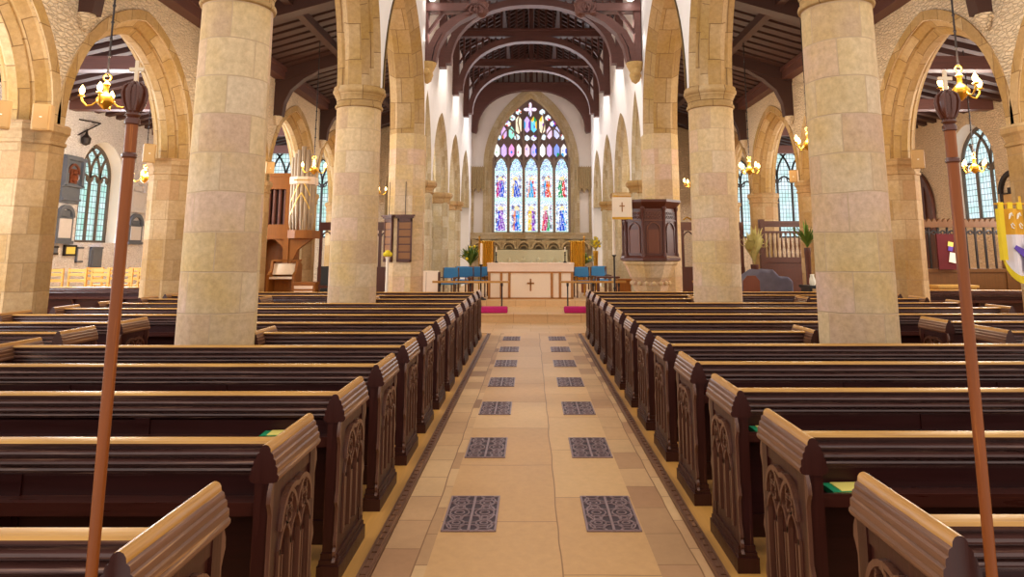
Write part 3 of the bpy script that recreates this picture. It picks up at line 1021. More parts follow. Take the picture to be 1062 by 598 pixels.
# ------------------------------------------------------------------ roofs
for sgn in (-1, 1):
    root = thing('ceiling_inner_aisle_' + SIDE[sgn], 'dark sloping timber roof of rafters and beams over the %s inner aisle' % SIDE[sgn], 'roof', kind='structure')
    xa, xb, za, zb = CX+sgn*3.41, CX+sgn*6.90, 7.55, 6.5
    zz = lambda x: za+(zb-za)*(abs(x-CX)-3.41)/(6.90-3.41)
    mb = MB()
    mb.add([(xa, 9.6, za+.02), (xb, 9.6, zb+.02), (xb, 28, zb+.02), (xa, 28, za+.02), (xa, 9.6, za+.1), (xb, 9.6, zb+.1), (xb, 28, zb+.1), (xa, 28, za+.1)],
           [(0, 1, 2, 3), (4, 7, 6, 5), (0, 4, 5, 1), (2, 6, 7, 3), (0, 3, 7, 4), (1, 5, 6, 2)])
    mb.build('boarding', M['deck_aisle'], root)
    mb = MB()
    y = 9.8
    while y < 28:
        for w in (.0,):
            mb.add([(xa, y-.13, za-.1), (xb, y-.13, zb-.1), (xb, y+.13, zb-.1), (xa, y+.13, za-.1), (xa, y-.13, za+.03), (xb, y-.13, zb+.03), (xb, y+.13, zb+.03), (xa, y+.13, za+.03)],
                   [(0, 1, 2, 3), (4, 7, 6, 5), (0, 4, 5, 1), (2, 6, 7, 3), (0, 3, 7, 4), (1, 5, 6, 2)])
        y += .40
    o = mb.build('rafters', M['roof'], root)
    o['kind'] = 'stuff'
    mb = MB()
    for f in (.5,):
        x = xa+(xb-xa)*f
        mb.box(x-.09, x+.09, 9.6, 28, zz(x)-.26, zz(x)-.05)
    mb.build('purlin', M['roof'], root)
    mb = MB()
    x = CX+sgn*6.74
    mb.box(x-.14, x+.14, 9.6, 28, 6.18, 6.46)
    mb.box(x-.19, x+.19, 9.6, 28, 6.38, 6.48)
    mb.build('wall_plate', M['truss_z'], root)
    for i, y in enumerate(OUT_Y[1:]):
        y += .3
        t = thing('roof_principal', 'dark roof beam with curved wall brace over the %s inner aisle, %s from the camera' % (SIDE[sgn], ['first', 'second', 'third', 'fourth', 'fifth', 'sixth'][i]), 'roof beam', (CX+sgn*6.87, y, 0), kind='structure')
        mb = MB()
        L = 3.46
        mb.add([(0, -.15, 6.1), (-sgn*L, -.15, 7.1), (-sgn*L, .15, 7.1), (0, .15, 6.1), (0, -.15, 6.45), (-sgn*L, -.15, 7.45), (-sgn*L, .15, 7.45), (0, .15, 6.45)],
               [(0, 1, 2, 3), (4, 7, 6, 5), (0, 4, 5, 1), (2, 6, 7, 3), (0, 3, 7, 4), (1, 5, 6, 2)])
        mb.build('beam', M['roof'], t)
        mb = MB()
        inner = [(-sgn*.22, 5.2), (-sgn*.26, 5.55), (-sgn*.42, 5.9), (-sgn*.75, 6.2), (-sgn*1.2, 6.46)]
        outer = [(-sgn*1.2, 6.6), (0, 6.3), (0, 5.2)]
        mb.prism(inner+outer, 'y', -.11, .11)
        mb.build('brace', M['roof'], t)
        mb = MB()
        mb.lathe([(.02, 4.95), (.07, 5.0), (.1, 5.1), (.14, 5.15), (.14, 5.2)], (-sgn*.06, 0, 0), n=8)
        mb.build('corbel', M['rubble'], t, smooth=40)
    # outer aisle roof
    root = thing('ceiling_outer_aisle_' + SIDE[sgn], 'dark timber roof over the %s outer aisle' % SIDE[sgn], 'roof', kind='structure')
    xa, xb, za, zb = CX+sgn*7.3, sgn*12.1, 6.7, 5.55
    mb = MB()
    mb.add([(xa, 10.6, za), (xb, 10.6, zb), (xb, 28, zb), (xa, 28, za), (xa, 10.6, za+.1), (xb, 10.6, zb+.1), (xb, 28, zb+.1), (xa, 28, za+.1)],
           [(0, 1, 2, 3), (4, 7, 6, 5), (0, 4, 5, 1), (2, 6, 7, 3), (0, 3, 7, 4), (1, 5, 6, 2)])
    mb.build('boarding', M['deck'], root)
    mb = MB()
    y = 10.8
    while y < 28:
        mb.add([(xa, y-.1, za-.14), (xb, y-.1, zb-.14), (xb, y+.1, zb-.14), (xa, y+.1, za-.14), (xa, y-.1, za+.02), (xb, y-.1, zb+.02), (xb, y+.1, zb+.02), (xa, y+.1, za+.02)],
               [(0, 1, 2, 3), (4, 7, 6, 5), (0, 4, 5, 1), (2, 6, 7, 3), (0, 3, 7, 4), (1, 5, 6, 2)])
        y += .5
    o = mb.build('rafters', M['roof'], root)
    o['kind'] = 'stuff'
    for y in (9.8, 13.8, 17.8, 21.8, 25.8):
        mb = MB()
        mb.box(min(CX+sgn*7.57, sgn*12), max(CX+sgn*7.57, sgn*12), y-.14, y+.14, 5.3, 5.58)
        mb.build('tie_beam', M['truss'], root)

# chancel roof
root = thing('ceiling_chancel', 'dark boarded timber roof over the chancel', 'roof', kind='structure')
ZP, ZR = 9.15, 10.9
for sgn in (-1, 1):
    mb = MB()
    mb.add([(sgn*3.3, 16.2, ZP-.1), (0, 16.2, ZR), (0, 31.7, ZR), (sgn*3.3, 31.7, ZP-.1), (sgn*3.3, 16.2, ZP), (0, 16.2, ZR+.1), (0, 31.7, ZR+.1), (sgn*3.3, 31.7, ZP)],
           [(0, 1, 2, 3), (4, 7, 6, 5), (0, 4, 5, 1), (2, 6, 7, 3), (0, 3, 7, 4), (1, 5, 6, 2)])
    mb.build('boarding', M['deck_pale'], root)
    mb = MB()
    for f in (.02, .33, .66):
        x, z = sgn*3.0*(1-f), ZP+(ZR-ZP)*(f*.91+.09)
        mb.box(x-.1, x+.1, 16.2, 31.6, z-.28, z-.08)
    o = mb.build('purlins', M['roof'], root)
    mb = MB()
    y = 16.4
    while y < 31.6:
        mb.add([(sgn*3.2, y-.06, ZP-.17), (0, y-.06, ZR-.1), (0, y+.06, ZR-.1), (sgn*3.2, y+.06, ZP-.17), (sgn*3.2, y-.06, ZP-.05), (0, y-.06, ZR+.02), (0, y+.06, ZR+.02), (sgn*3.2, y+.06, ZP-.05)],
               [(0, 1, 2, 3), (4, 7, 6, 5), (0, 4, 5, 1), (2, 6, 7, 3), (0, 3, 7, 4), (1, 5, 6, 2)])
        y += .42
    o = mb.build('rafters', M['roof'], root)
    o['kind'] = 'stuff'
mb = MB()
mb.box(-.12, .12, 16.2, 31.6, ZR-.35, ZR-.05)
mb.build('ridge_beam', M['roof'], root)


def ell(x0, z0, z1, n=12, p=2.0):
    """half-ellipse-like arch from (x0,z0) to (0,z1)"""
    return [(x0*math.cos(PI/2*k/n), z0+(z1-z0)*math.sin(PI/2*k/n)) for k in range(n+1)]


TR_Y = [19.9, 23.5, 27.4, 31.3]
for i, y in enumerate(TR_Y):
    t = thing('roof_truss', 'dark arched roof truss over the chancel, %s' % ['second from the nave', 'third from the nave', 'fourth from the nave', 'last one against the east wall'][i], 'roof truss', (0, y, 0), kind='structure')
    I = lambda s, d, z: Vector((s, d, z))
    for sgn in (-1, 1):
        mb = MB()
        # slightly pointed arched brace with deep upper web
        lo = [(sgn*2.46*math.cos(PI/2*k/14)**.9, 7.12+1.88*math.sin(PI/2*k/14)**.92) for k in range(15)]
        poly = lo + [(0, 9.18), (sgn*2.3, 9.12), (sgn*2.72, 8.6), (sgn*2.72, 7.05), (sgn*2.52, 7.0)]
        if i == 3:
            mb.prism(poly, 'y', -.16, .16)
        else:
            mb.bar(I, lo, .2, -.16, .16)
            mb.bar(I, [(sgn*2.62, 7.0), (sgn*2.62, 9.1)], .22, -.15, .15)
            # spandrel bars between arch and tie
            for k in range(8):
                x = sgn*(2.35-.22*k)
                zt = 7.0+2.0*math.sin(math.acos(min(1, abs(x)/2.46)))**.92
                if zt < 8.95:
                    mb.bar(I, [(x, zt), (x, 9.05)], .06, -.06, .06)
            mb.bar(I, [(sgn*2.55, 8.1), (sgn*2.1, 8.75), (sgn*1.5, 9.05)], .07, -.06, .06)
        mb.build('arched_brace', M['truss'], t, smooth=30)
    mb = MB()
    mb.box(-2.72, 2.72, -.15, .15, 9.08, 9.34)
    mb.box(-2.72, 2.72, -.19, .19, 9.28, 9.36)
    mb.build('tie_beam', M['truss'], t)
    mb = MB()
    for k in range(-8, 9):
        x = k*.26
        zt = ZR-.1-abs(x)*(ZR-ZP)/3.1
        if zt > 9.5:
            mb.bar(I, [(x, 9.3), (x, zt)], .16 if k == 0 else .075, -.07, .07)
            if k != 8:
                mb.bar(I, arch_pts(.12, .2, 0, 4, zt-.28, x+.13), .04, -.04, .04)
    mb.build('king_post_screen', M['truss_z'], t, smooth=30)
    for sgn in (-1, 1):
        mb = MB()
        mb.bar(I, [(sgn*2.9, ZP-.02), (0, ZR-.12)], .22, -.14, .14)
        mb.build('principal_rafter', M['truss'], t)

# first truss: hammer beams on stone corbels with carved ends
t = thing('hammer_beam_truss', 'nearest chancel roof truss with hammer beams, curved braces and carved angel ends', 'roof truss', (0, 16.55, 0), kind='structure')
I = lambda s, d, z: Vector((s, d, z))
for sgn in (-1, 1):
    mb = MB()
    for w, dd in ((.16, .22), (.08, .3)):
        off = .0 if w > .1 else .16
        pts = [(sgn*(2.52-off*.9), 6.24), (sgn*(2.46-off), 6.62), (sgn*(2.28-off), 6.98), (sgn*(1.95-off), 7.28), (sgn*(1.45-off*.5), 7.5)]
        mb.bar(I, pts, w, -dd/2, dd/2)
    mb.build('curved_brace', M['truss'], t, smooth=40)
    mb = MB()
    mb.bar(I, [(sgn*2.62, 6.24), (sgn*2.62, 9.0)], .16, -.12, .12)
    mb.bar(I, [(sgn*2.7, 7.62), (sgn*1.2, 7.62)], .2, -.16, .16)
    mb.bar(I, [(sgn*2.55, 7.0), (sgn*2.2, 7.5)], .07, -.06, .06)
    mb.build('hammer_beam', M['truss'], t)
    mb = MB()
    mb.lathe([(.0, -.2), (.1, -.16), (.16, -.05), (.14, .06), (.18, .16), (.1, .24), (0, .26)], (sgn*1.22, -.06, 7.56), n=12)
    for k in range(3):
        a0 = k*2.1
        mb.tube([(sgn*(1.22+.05*q)+.11*math.cos(a0+q*.9), -.2, 7.56+.12*math.sin(a0+q*.9)) for q in range(7)], .035, 6)
    mb.obox((sgn*1.42, -.14, 7.46), (.42, .1, .07), ry=sgn*.15)
    mb.build('carved_end', M['truss'], t, smooth=50)
    mb = MB()
    mb.bar(I, [(sgn*1.4*math.cos(PI/2*k/10), 7.7+2.1*math.sin(PI/2*k/10)) for k in range(11)], .2, -.14, .14)
    mb.build('upper_arch', M['truss'], t, smooth=40)
    mb = MB()
    mb.bar(I, [(sgn*3.0, ZP), (0, ZR-.1)], .24, -.15, .15)
    mb.build('principal_rafter', M['truss'], t)
    c = MB()
    c.lathe([(.02, -.52), (.1, -.46), (.15, -.32), (.13, -.24), (.19, -.12), (.22, -.06), (.22, 0)], n=14)
    c.ball((0, -.14, -.26), .1, 10)
    o = c.build('carved_corbel', m_plain('corbel stone', srgb(196, 160, 100), .85, var=.3, scale=20, bs=.6) if sgn < 0 else bpy.data.materials['corbel stone'], smooth=40)
    o.location = (sgn*2.55, 16.55, 6.23)
    tag(o, 'carved stone corbel carrying the %s brace of the nearest chancel truss' % SIDE[sgn], 'corbel', kind='structure')

# ------------------------------------------------------------------ floors
mb = MB()
mb.box(-12.3, 12.3, 1.0, 28.2, -.2, -.012)
o = mb.build('floor_base', M['board'])
tag(o, 'yellow brown wooden floor beneath the pews and aisles', 'floor', kind='structure')
mb = MB()
mb.box(CX-.615, CX+.615, -.5, 14.7, -.1, 0)
o = mb.build('floor_central_aisle', M['slab'])
tag(o, 'pale tan stone slabs down the middle of the central aisle', 'floor', kind='structure')
for sgn in (-1, 1):
    mb = MB()
    a, b = CX+sgn*.615, CX+sgn*.885
    mb.box(min(a, b), max(a, b), -.5, 14.7, -.1, 0)
    o = mb.build('floor_border_' + SIDE[sgn], M['slab_edge'])
    tag(o, 'band of darker and lighter slabs along the %s edge of the aisle' % SIDE[sgn], 'floor', kind='structure')
    mb = MB()
    x = CX+sgn*.92
    mb.box(x-.032, x+.032, -.5, 14.45, -.1, .022)
    for dx in (-.022, .022):
        mb.box(x+dx-.006, x+dx+.006, -.5, 14.45, .02, .03)
    y = 1.5
    while y < 14.4:
        mb.box(x-.014, x+.014, y, y+.05, .02, .028)
        y += .09
    o = mb.build('trim_kerb_' + SIDE[sgn], M['cap_y'])
    tag(o, 'ribbed brown kerb strip along the %s pews' % SIDE[sgn], 'kerb', kind='structure')
mb = MB()
mb.box(-6.5, 6.5, 14.7, 16.9, -.1, .0)
o = mb.build('floor_crossing', M['flag'])
tag(o, 'pale stone floor between the front pews and the chancel step', 'floor', kind='structure')
mb = MB()
mb.box(-2.72, 2.72, 16.9, 32, -.1, .19)
mb.box(-2.72, 2.72, 16.87, 17.2, .16, .195)
o = mb.build('floor_chancel', M['flag'])
tag(o, 'raised stone chancel floor with front step', 'floor', kind='structure')
mb = MB()
mb.box(-2.7, 2.7, 19.3, 31.6, .19, .34)
o = mb.build('floor_sanctuary', M['flag'])
tag(o, 'upper stone step carrying the altar', 'floor', kind='structure')

# floor grates
root = thing('floor_grate', 'x', 'floor grate', (0, 0, 0))
mb = MB()
GX, GYd = .165, .30
mb.box(-GX, GX, -GYd, GYd, .0005, .003)
mb.build('well_plate', M['grate_plate'], root)
mb = MB()
t_ = .012
for a, b, c, d in ((-GX, GX, -GYd, -GYd+t_), (-GX, GX, GYd-t_, GYd), (-GX, -GX+t_, -GYd, GYd), (GX-t_, GX, -GYd, GYd), (-.008, .008, -GYd, GYd)):
    mb.box(a, b, c, d, .002, .009)
mb.build('border', M['grate'], root)
mb = MB()
for sx in (-1, 1):
    for sy in (-1, 1):
        PP = lambda s, d, z: Vector((sx*s, sy*z, d))
        def arc(cx, cy, r, a0, a1, n=9):
            return [(cx+r*math.cos(a0+(a1-a0)*k/n), cy+r*math.sin(a0+(a1-a0)*k/n)) for k in range(n+1)]
        for cx, cy, r, a0, a1 in ((.08, .0, .06, 0, PI), (.08, .0, .03, 0, PI), (.16, .11, .06, PI*.5, PI*1.5), (.01, .11, .055, -PI*.5, PI*.5),
                                  (.085, .17, .05, 0, 2*PI), (.085, .17, .024, 0, 2*PI), (.16, .24, .05, PI*.5, PI*1.5), (.01, .25, .05, -PI*.5, PI*.5), (.085, .295, .045, PI, 2*PI),
                                  (.085, .085, .022, 0, 2*PI)):
            mb.bar(PP, arc(cx, cy, r, a0, a1), .009, .002, .008)
        for (x0, y0, x1, y1) in ((.03, .03, .06, .12), (.14, .03, .11, .12), (.03, .2, .06, .27), (.14, .2, .11, .27)):
            mb.bar(PP, [(x0, y0), ((x0+x1)/2+.008, (y0+y1)/2), (x1, y1)], .011, .002, .008)
mb.build('scrollwork', M['grate'], root)
g0 = root
n7 = ['nearest the camera', 'second from the camera', 'third from the camera', 'fourth from the camera', 'fifth from the camera', 'sixth from the camera', 'farthest from the camera']
first = True
for sgn in (-1, 1):
    for k in range(7):
        lab = 'square scrollwork iron floor grate on the %s of the aisle, %s' % (SIDE[sgn], n7[k])
        loc = (CX+sgn*.437+.0, 4.75+1.505*k, .0)
        if first:
            g0.location = loc
            g0['label'] = lab
            g0['group'] = 'iron grates in the aisle floor'
            first = False
        else:
            dup(g0, loc, 0, lab, 'iron grates in the aisle floor')

# ------------------------------------------------------------------ pews
CAP = [(-.03, .772), (-.052, .780), (-.058, .79), (-.058, .80), (-.051, .808), (-.052, .816), (-.051, .832), (-.043, .838), (-.044, .846), (-.042, .858), (-.034, .864), (-.034, .872), (-.031, .882), (-.022, .888), (-.020, .902), (-.013, .912), (-.004, .916)]
CAP = CAP + [(-x, z) for x, z in CAP[::-1]]
RAIL = [(.240, .866), (.236, .880), (.224, .887), (.188, .887), (.174, .883), (.167, .874), (.170, .864), (.190, .860), (.192, .850), (.176, .847), (.164, .842), (.160, .834), (.166, .826), (.188, .823),
        (.188, .815), (.170, .812), (.158, .806), (.156, .797), (.164, .790), (.186, .787), (.186, .780), (.172, .776), (.168, .768), (.176, .760), (.192, .757), (.192, .742), (.225, .742), (.240, .76)]


def bench_end(parent, x, out, carved):
    """x: local x of the middle of the end; out: direction (+1/-1) its carved face looks"""
    mb = MB()
    Y = .52
    mb.box(x-.026, x+.026, .05, Y-.04, .10, .79)
    for y0, y1 in ((0, .075), (Y-.065, Y)):
        mb.box(x-.038, x+.038, y0, y1, .10, .785)
    mb.box(x-.034, x+.034, .06, Y-.05, .72, .785)
    # stepped plinth
    mb.box(x-.058, x+.058, -.025, Y+.025, 0, .075)
    mb.box(x-.050, x+.050, -.016, Y+.016, .075, .10)
    mb.box(x-.044, x+.044, -.008, Y+.008, .10, .13)
    mb.box(x-.034, x+.034, .06, Y-.05, .12, .2)
    e = mb.build('bench_end', M['pew_z'], parent)
    mb = MB()
    mb.prism([(x+p, z) for p, z in CAP], 'y', -.012, Y+.012, 0, lambda p, q: 1 if min(p[1], q[1]) > .886 else 2)
    mb.build('moulded_cap', [M['pew_z'], M['worn_y'], M['cap_y']], e, smooth=30)
    # ogee scroll brackets on both edges
    for s, y0 in ((-1, 0.0), (1, Y)):
        pr = [(0, .775), (.012, .775), (.030, .74), (.034, .705), (.020, .68), (.010, .655), (.012, .60), (.012, .44), (.026, .41), (.032, .385), (.018, .365), (.010, .35), (.012, .24), (.028, .21), (.03, .18),
              (.020, .165), (.034, .15), (.034, .13), (.022, .12), (.04, .10), (0, .10)]
        mb = MB()
        mb.prism([(y0+s*a, z) for a, z in pr], 'x', x-.008+out*.03, x+.008+out*.03)
        mb.build('scroll_bracket', M['carve'], e, smooth=35)
    if carved:
        f = x+out*.026
        PP = lambda s, d, z: Vector((f+out*d, s, z))
        mb = MB()
        c0, c1 = .075, Y-.065
        w = (c1-c0)
        for k in range(3):
            mb.bar(PP, [(c0+w*(k+.5)/3+(-1)**k*0, .2), (c0+w*(k+.5)/3, .46)], .012, 0, .012)
        for k in range(4):
            s = c0+w*k/3
            mb.bar(PP, [(s, .2), (s, .5)], .020, 0, .022)
        for k in range(3):
            c = c0+w*(k+.5)/3
            mb.bar(PP, arch_pts(w/6, w/6*1.6, 0, 5, .48, c), .014, 0, .022)
        for k in range(2):
            c = c0+w*(k+.5)/2
            mb.bar(PP, arch_pts(w/4, w/4*1.35, 0, 6, .57, c), .017, 0, .025)
            for cy in (.605, .66):
                for q in range(4):
                    a = q*PI/2+PI/4
                    mb.bar(PP, [(c+.022*math.cos(a)+.018*math.cos(b), cy+.022*math.sin(a)+.018*math.sin(b)) for b in [a-2+4*j/5 for j in range(6)]], .010, 0, .022)
        mb.bar(PP, arch_pts(w/2-.005, w/2*.62, 0, 8, .575, (c0+c1)/2), .02, 0, .026)
        for q in range(8):
            a = 2*PI*q/8
            mb.bar(PP, [((c0+c1)/2+.03*math.cos(a), .69+.018*math.sin(a)), ((c0+c1)/2+.012*math.cos(a), .69+.007*math.sin(a))], .012, 0, .012)
        mb.build('carved_tracery', M['carve'], e)
    return e


PEW = {}


def pew(L, s, carved2, loc, label, group):
    """a pew whose aisle end is at loc; it runs L metres in direction s along x"""
    key = (round(L, 3), s)
    if key in PEW:
        return dup(PEW[key], loc, 0, label, group)
    r = thing('pew', label, 'pew', loc, 0, group)
    bench_end(r, 0, -s, True)
    bench_end(r, s*L, s, False)
    a, b = sorted((s*.03, s*(L-.03)))
    mb = MB()
    mb.prism(RAIL, 'x', a, b, 0, lambda p, q: 1 if min(p[1], q[1]) > .873 else 0)
    mb.build('top_rail', [M['rail_x'], M['worn_x']], r, smooth=30)
    mb = MB()
    mb.box(a, b, .192, .216, .10, .75)
    mb.box(a, b, .180, .225, .10, .22)
    n = max(1, round(L/1.1))
    for k in range(n+1):
        x = a+(b-a)*k/n
        mb.box(max(a, x-.04), min(b, x+.04), .184, .222, .2, .75)
    mb.build('backrest', M['pew_x'], r)
    mb = MB()
    mb.box(a, b, .05, .192, .645, .665)
    mb.box(a, b, .045, .06, .635, .685)
    for k in range(n+1):
        x = a+(b-a)*k/n
        x = min(max(x, a+.02), b-.02)
        mb.prism([(.07, .645), (.185, .645), (.185, .5), (.165, .52)], 'x', x-.012, x+.012)
    mb.build('book_ledge', M['ledge'], r)
    mb = MB()
    mb.box(a, b, .216, .485, .425, .455)
    mb.box(a, b, .45, .47, .36, .43)
    mb.build('seat', M['pew_x'], r)
    PEW[key] = r
    return r


ordn = ['first', 'second', 'third', 'fourth', 'fifth', 'sixth', 'seventh', 'eighth', 'ninth', 'tenth', 'eleventh', 'twelfth', 'thirteenth']
PY = {-1: 1.9, 1: 2.0}
AX = {-1: -1.04, 1: 1.14}
for s in (-1, 1):
    for k in range(13):
        y = PY[s]+.98*k
        if k <= 4:
            L = 3.32
        elif k in (5, 10):
            L = 1.60
        elif k == 6:
            L = 2.72
        else:
            L = 5.5
        lab = 'dark oak pew %s of the aisle, %s row from the camera' % (SIDE[s], ordn[k])
        if k == 12:
            lab = 'dark oak pew %s of the aisle, front row nearest the altar' % SIDE[s]
        pew(L, s, k > 4, (AX[s], y, -.012), lab, 'pews either side of the central aisle')
    for k in (5, 6, 10):
        y = PY[s]+.98*k
        pew(1.96, s, True, (CX+s*4.55, y, -.012), 'short oak pew beyond the round columns %s of the aisle, %s' % (SIDE[s], {5: 'level with the near column', 6: 'just past the near column', 10: 'level with the far column'}[k]), 'pews in the side aisles')
pew(3.4, -1, True, (-7.9, 15.6, -.012), 'long oak pew in front of the pale chairs by the whitewashed wall', 'pews in the outer aisles')
pew(3.7, 1, True, (7.9, 14.4, -.012), 'long oak pew in front of the oak screen with black bars', 'pews in the outer aisles')

# ------------------------------------------------------------------ staves
for s, x, y in ((-1, -1.078, 1.845), (1, 1.19, 1.945)):
    t = thing('churchwarden_staff', 'tall wooden staff with carved crown head and cross by the nearest %s pew' % SIDE[s], 'staff', (x, y, .015))
    mb = MB()
    mb.lathe([(.010, -.027), (.0115, 0), (.0132, .4), (.0138, .9), (.0148, 1.6), (.0152, 1.975), (.014, 1.98)], n=16)
    mb.build('pole', M['staff'], t, smooth=40)
    mb = MB()
    mb.lathe([(.015, 1.882), (.019, 1.886), (.019, 1.894), (.015, 1.898)], n=16)
    mb.build('ring', M['staff_head'], t, smooth=40)
    mb = MB()
    mb.lathe([(.013, 1.972), (.019, 1.976), (.019, 1.988), (.014, 1.994), (.020, 2.0), (.014, 2.012)], n=16)
    mb.build('collar', M['staff_head'], t, smooth=40)
    zc = lambda z: 2.012+(z-1.98)*.72
    mb = MB()
    mb.lathe([(.7*r_, zc(z)) for r_, z in ((.018, 1.975), (.026, 1.985), (.034, 2.01), (.039, 2.04), (.038, 2.06), (.03, 2.075), (.016, 2.083), (.008, 2.088))], n=16)
    for k in range(8):
        a = k*PI/4
        mb.tube([(.72*r_*math.cos(a), .72*r_*math.sin(a), zc(z)) for r_, z in ((.022, 1.98), (.036, 2.01), (.042, 2.045), (.036, 2.07), (.012, 2.088))], .005, 6)
    mb.build('crown_head', M['staff_head'], t, smooth=50)
    mb = MB()
    mb.box(-.0048, .0048, -.0035, .0035, 2.085, 2.152)
    mb.box(-.0195, .0195, -.0036, .0036, 2.122, 2.132)
    mb.build('cross', M['silver'], t)

# ------------------------------------------------------------------ books and things in the pews
def book(x, Y, z, size, mat1, mat2, label, rz=0.06):
    t = thing('service_book', label, 'book', (x, Y, z), rz, 'service books on the pew ledges')
    w, d, h = size
    mb = MB()
    mb.box(-w/2, w/2, -d/2, d/2, 0, .003)
    mb.box(-w/2, w/2, -d/2, d/2, h-.003, h)
    mb.box(-w/2, -w/2+.004, -d/2, d/2, 0, h)
    mb.build('cover', M[mat1], t)
    mb = MB()
    mb.box(-w/2+.004, w/2-.004, -d/2+.004, d/2-.004, .003, h-.003)
    mb.box(-w/2+.04, w/2-.002, -d/2+.003, d/2-.003, h, h+.003)
    mb.build('pages', M[mat2], t)


zl = -.012+.669
book(-1.38, 1.9+.98*2+.12, zl, (.17, .11, .02), 'green', 'yellowpaper', 'green and yellow service book on the ledge of the third left pew')
book(1.32, 2.0+.98*1+.12, zl, (.17, .11, .02), 'green', 'yellowpaper', 'green and yellow service book on the ledge of the second right pew')
book(1.31, 2.0+.98*2+.12, zl, (.16, .11, .02), 'green', 'yellowpaper', 'green and yellow service book on the ledge of the third right pew')
book(1.285, 2.0+.98*3+.115, zl, (.12, .10, .03), 'red', 'paper', 'red book on the ledge of the fourth right pew')
book(-1.19, 1.9+.98*3+.115, zl, (.12, .10, .03), 'red', 'paper', 'red and white book on the ledge of the fourth left pew')
for (x, y, lab) in ((-1.26, 1.9+.98*3+.66, 'blue kneeler on the floor behind the fourth left pew end'), (1.36, 2.0+.98*1+.66, 'dark blue kneeler on the floor behind the second right pew end'), (-1.26, 1.9+.98*5+.66, 'blue kneeler on the floor behind the sixth left pew end')):
    mb = MB()
    mb.box(-.13, .13, -.1, .1, .012, .19)
    o = mb.build('kneeler', M['bluebag'])
    o.location = (x, y, -.024)
    bv = o.modifiers.new('soft', 'BEVEL')
    bv.width = .03
    bv.segments = 3
    tag(o, lab, 'kneeler', 'kneelers on the pew floor')

# ------------------------------------------------------------------ altar and sanctuary
t = thing('altar', 'altar with cream frontal, brown braids and small cross', 'altar', (-.02, 20.0, .34))
mb = MB()
mb.box(-1.2, 1.2, 0, .9, 0, .98)
mb.build('table', M['white_cloth'], t)
mb = MB()
mb.box(-1.24, 1.24, -.04, .94, .96, 1.0)
mb.box(-1.225, 1.225, -.03, .0, .76, .97)
mb.build('superfrontal', M['pink_cloth'], t)
mb = MB()
mb.box(-1.21, 1.21, -.025, 0, .72, .765)
mb.box(-1.21, 1.21, -.02, 0, 0, .04)
for x in (-1.17, -.83, -.60, .60, .83, 1.17):
    mb.box(x-.035, x+.035, -.02, 0, .02, .74)
mb.build('braid', M['braid'], t)
mb = MB()
mb.box(-.022, .022, -.015, 0, .22, .56)
mb.box(-.10, .10, -.015, 0, .41, .455)
mb.build('cross', M['braid'], t)
for s in (-1, 1):
    c = thing('candlestick', 'dark slim candlestick on the %s end of the altar' % SIDE[s], 'candlestick', (-.02+s*1.0, 20.45, 1.34), 0)
    mb = MB()
    mb.lathe([(.06, 0), (.05, .02), (.015, .05), (.015, .2), (.03, .22), (.015, .24), (.02, .30), (.035, .31)], n=12)
    mb.build('stem', M['iron'], c, smooth=40)
    mb = MB()
    mb.lathe([(.014, .31), (.014, .44), (.004, .455)], n=10)
    mb.build('candle', M['white_cloth'], c, smooth=40)
    # gold curtains beside the altar
    c = thing('riddel_curtain', 'gold curtain on a slim post at the %s end of the altar' % SIDE[s], 'curtain', (s*1.36 + (-.0 if s < 0 else 0.03), 21.5, .34))
    mb = MB()
    n = 24
    pts = [(-.2+.4*k/n, .035*math.sin(k*1.7)) for k in range(n+1)]
    poly = [(x, y-.006) for x, y in pts] + [(x, y+.006) for x, y in pts[::-1]]
    mb.prism(poly, 'z', .45, 1.62)
    mb.build('cloth', M['gold_cloth'], c, smooth=60)
    mb = MB()
    mb.lathe([(.06, 0), (.06, .03), (.022, .05), (.022, 1.72), (.04, 1.75), (.0, 1.82)], (s*.23, 0, 0), n=10)
    mb.tube([(-.24, 0, 1.63), (.24, 0, 1.63)], .012, 8)
    mb.build('post', M['brass'], c, smooth=40)

# communion rails and long kneelers
for s in (-1, 1):
    x0, x1 = (-2.45, -.55) if s < 0 else (.72, 2.35)
    t = thing('communion_rail', 'brass communion rail across the chancel step, %s half' % SIDE[s], 'rail', ((x0+x1)/2, 17.55, .19))
    h = (x1-x0)/2
    mb = MB()
    mb.box(-h, h, -.045, .045, .70, .75)
    mb.build('handrail', M['worn_x'], t)
    for k in range(3):
        mb = MB()
        x = -h+.18+(2*h-.36)*k/2
        mb.lathe([(.07, 0), (.07, .02), (.025, .05), (.018, .1), (.018, .6), (.03, .64), (.03, .70)], (x, 0, 0), n=10)
        mb.build('post', M['iron'], t, smooth=40)
    x0, x1 = (-2.3, -.57) if s < 0 else (.79, 2.3)
    mb = MB()
    mb.box(x0, x1, 17.08, 17.34, 0, .15)
    o = mb.build('long_kneeler', M['magenta'])
    o.location.z = .196
    bv = o.modifiers.new('soft', 'BEVEL')
    bv.width = .035
    bv.segments = 3
    tag(o, 'long magenta velvet kneeler on the chancel step, %s of the gap' % SIDE[s], 'kneeler', 'long kneelers at the communion rail')

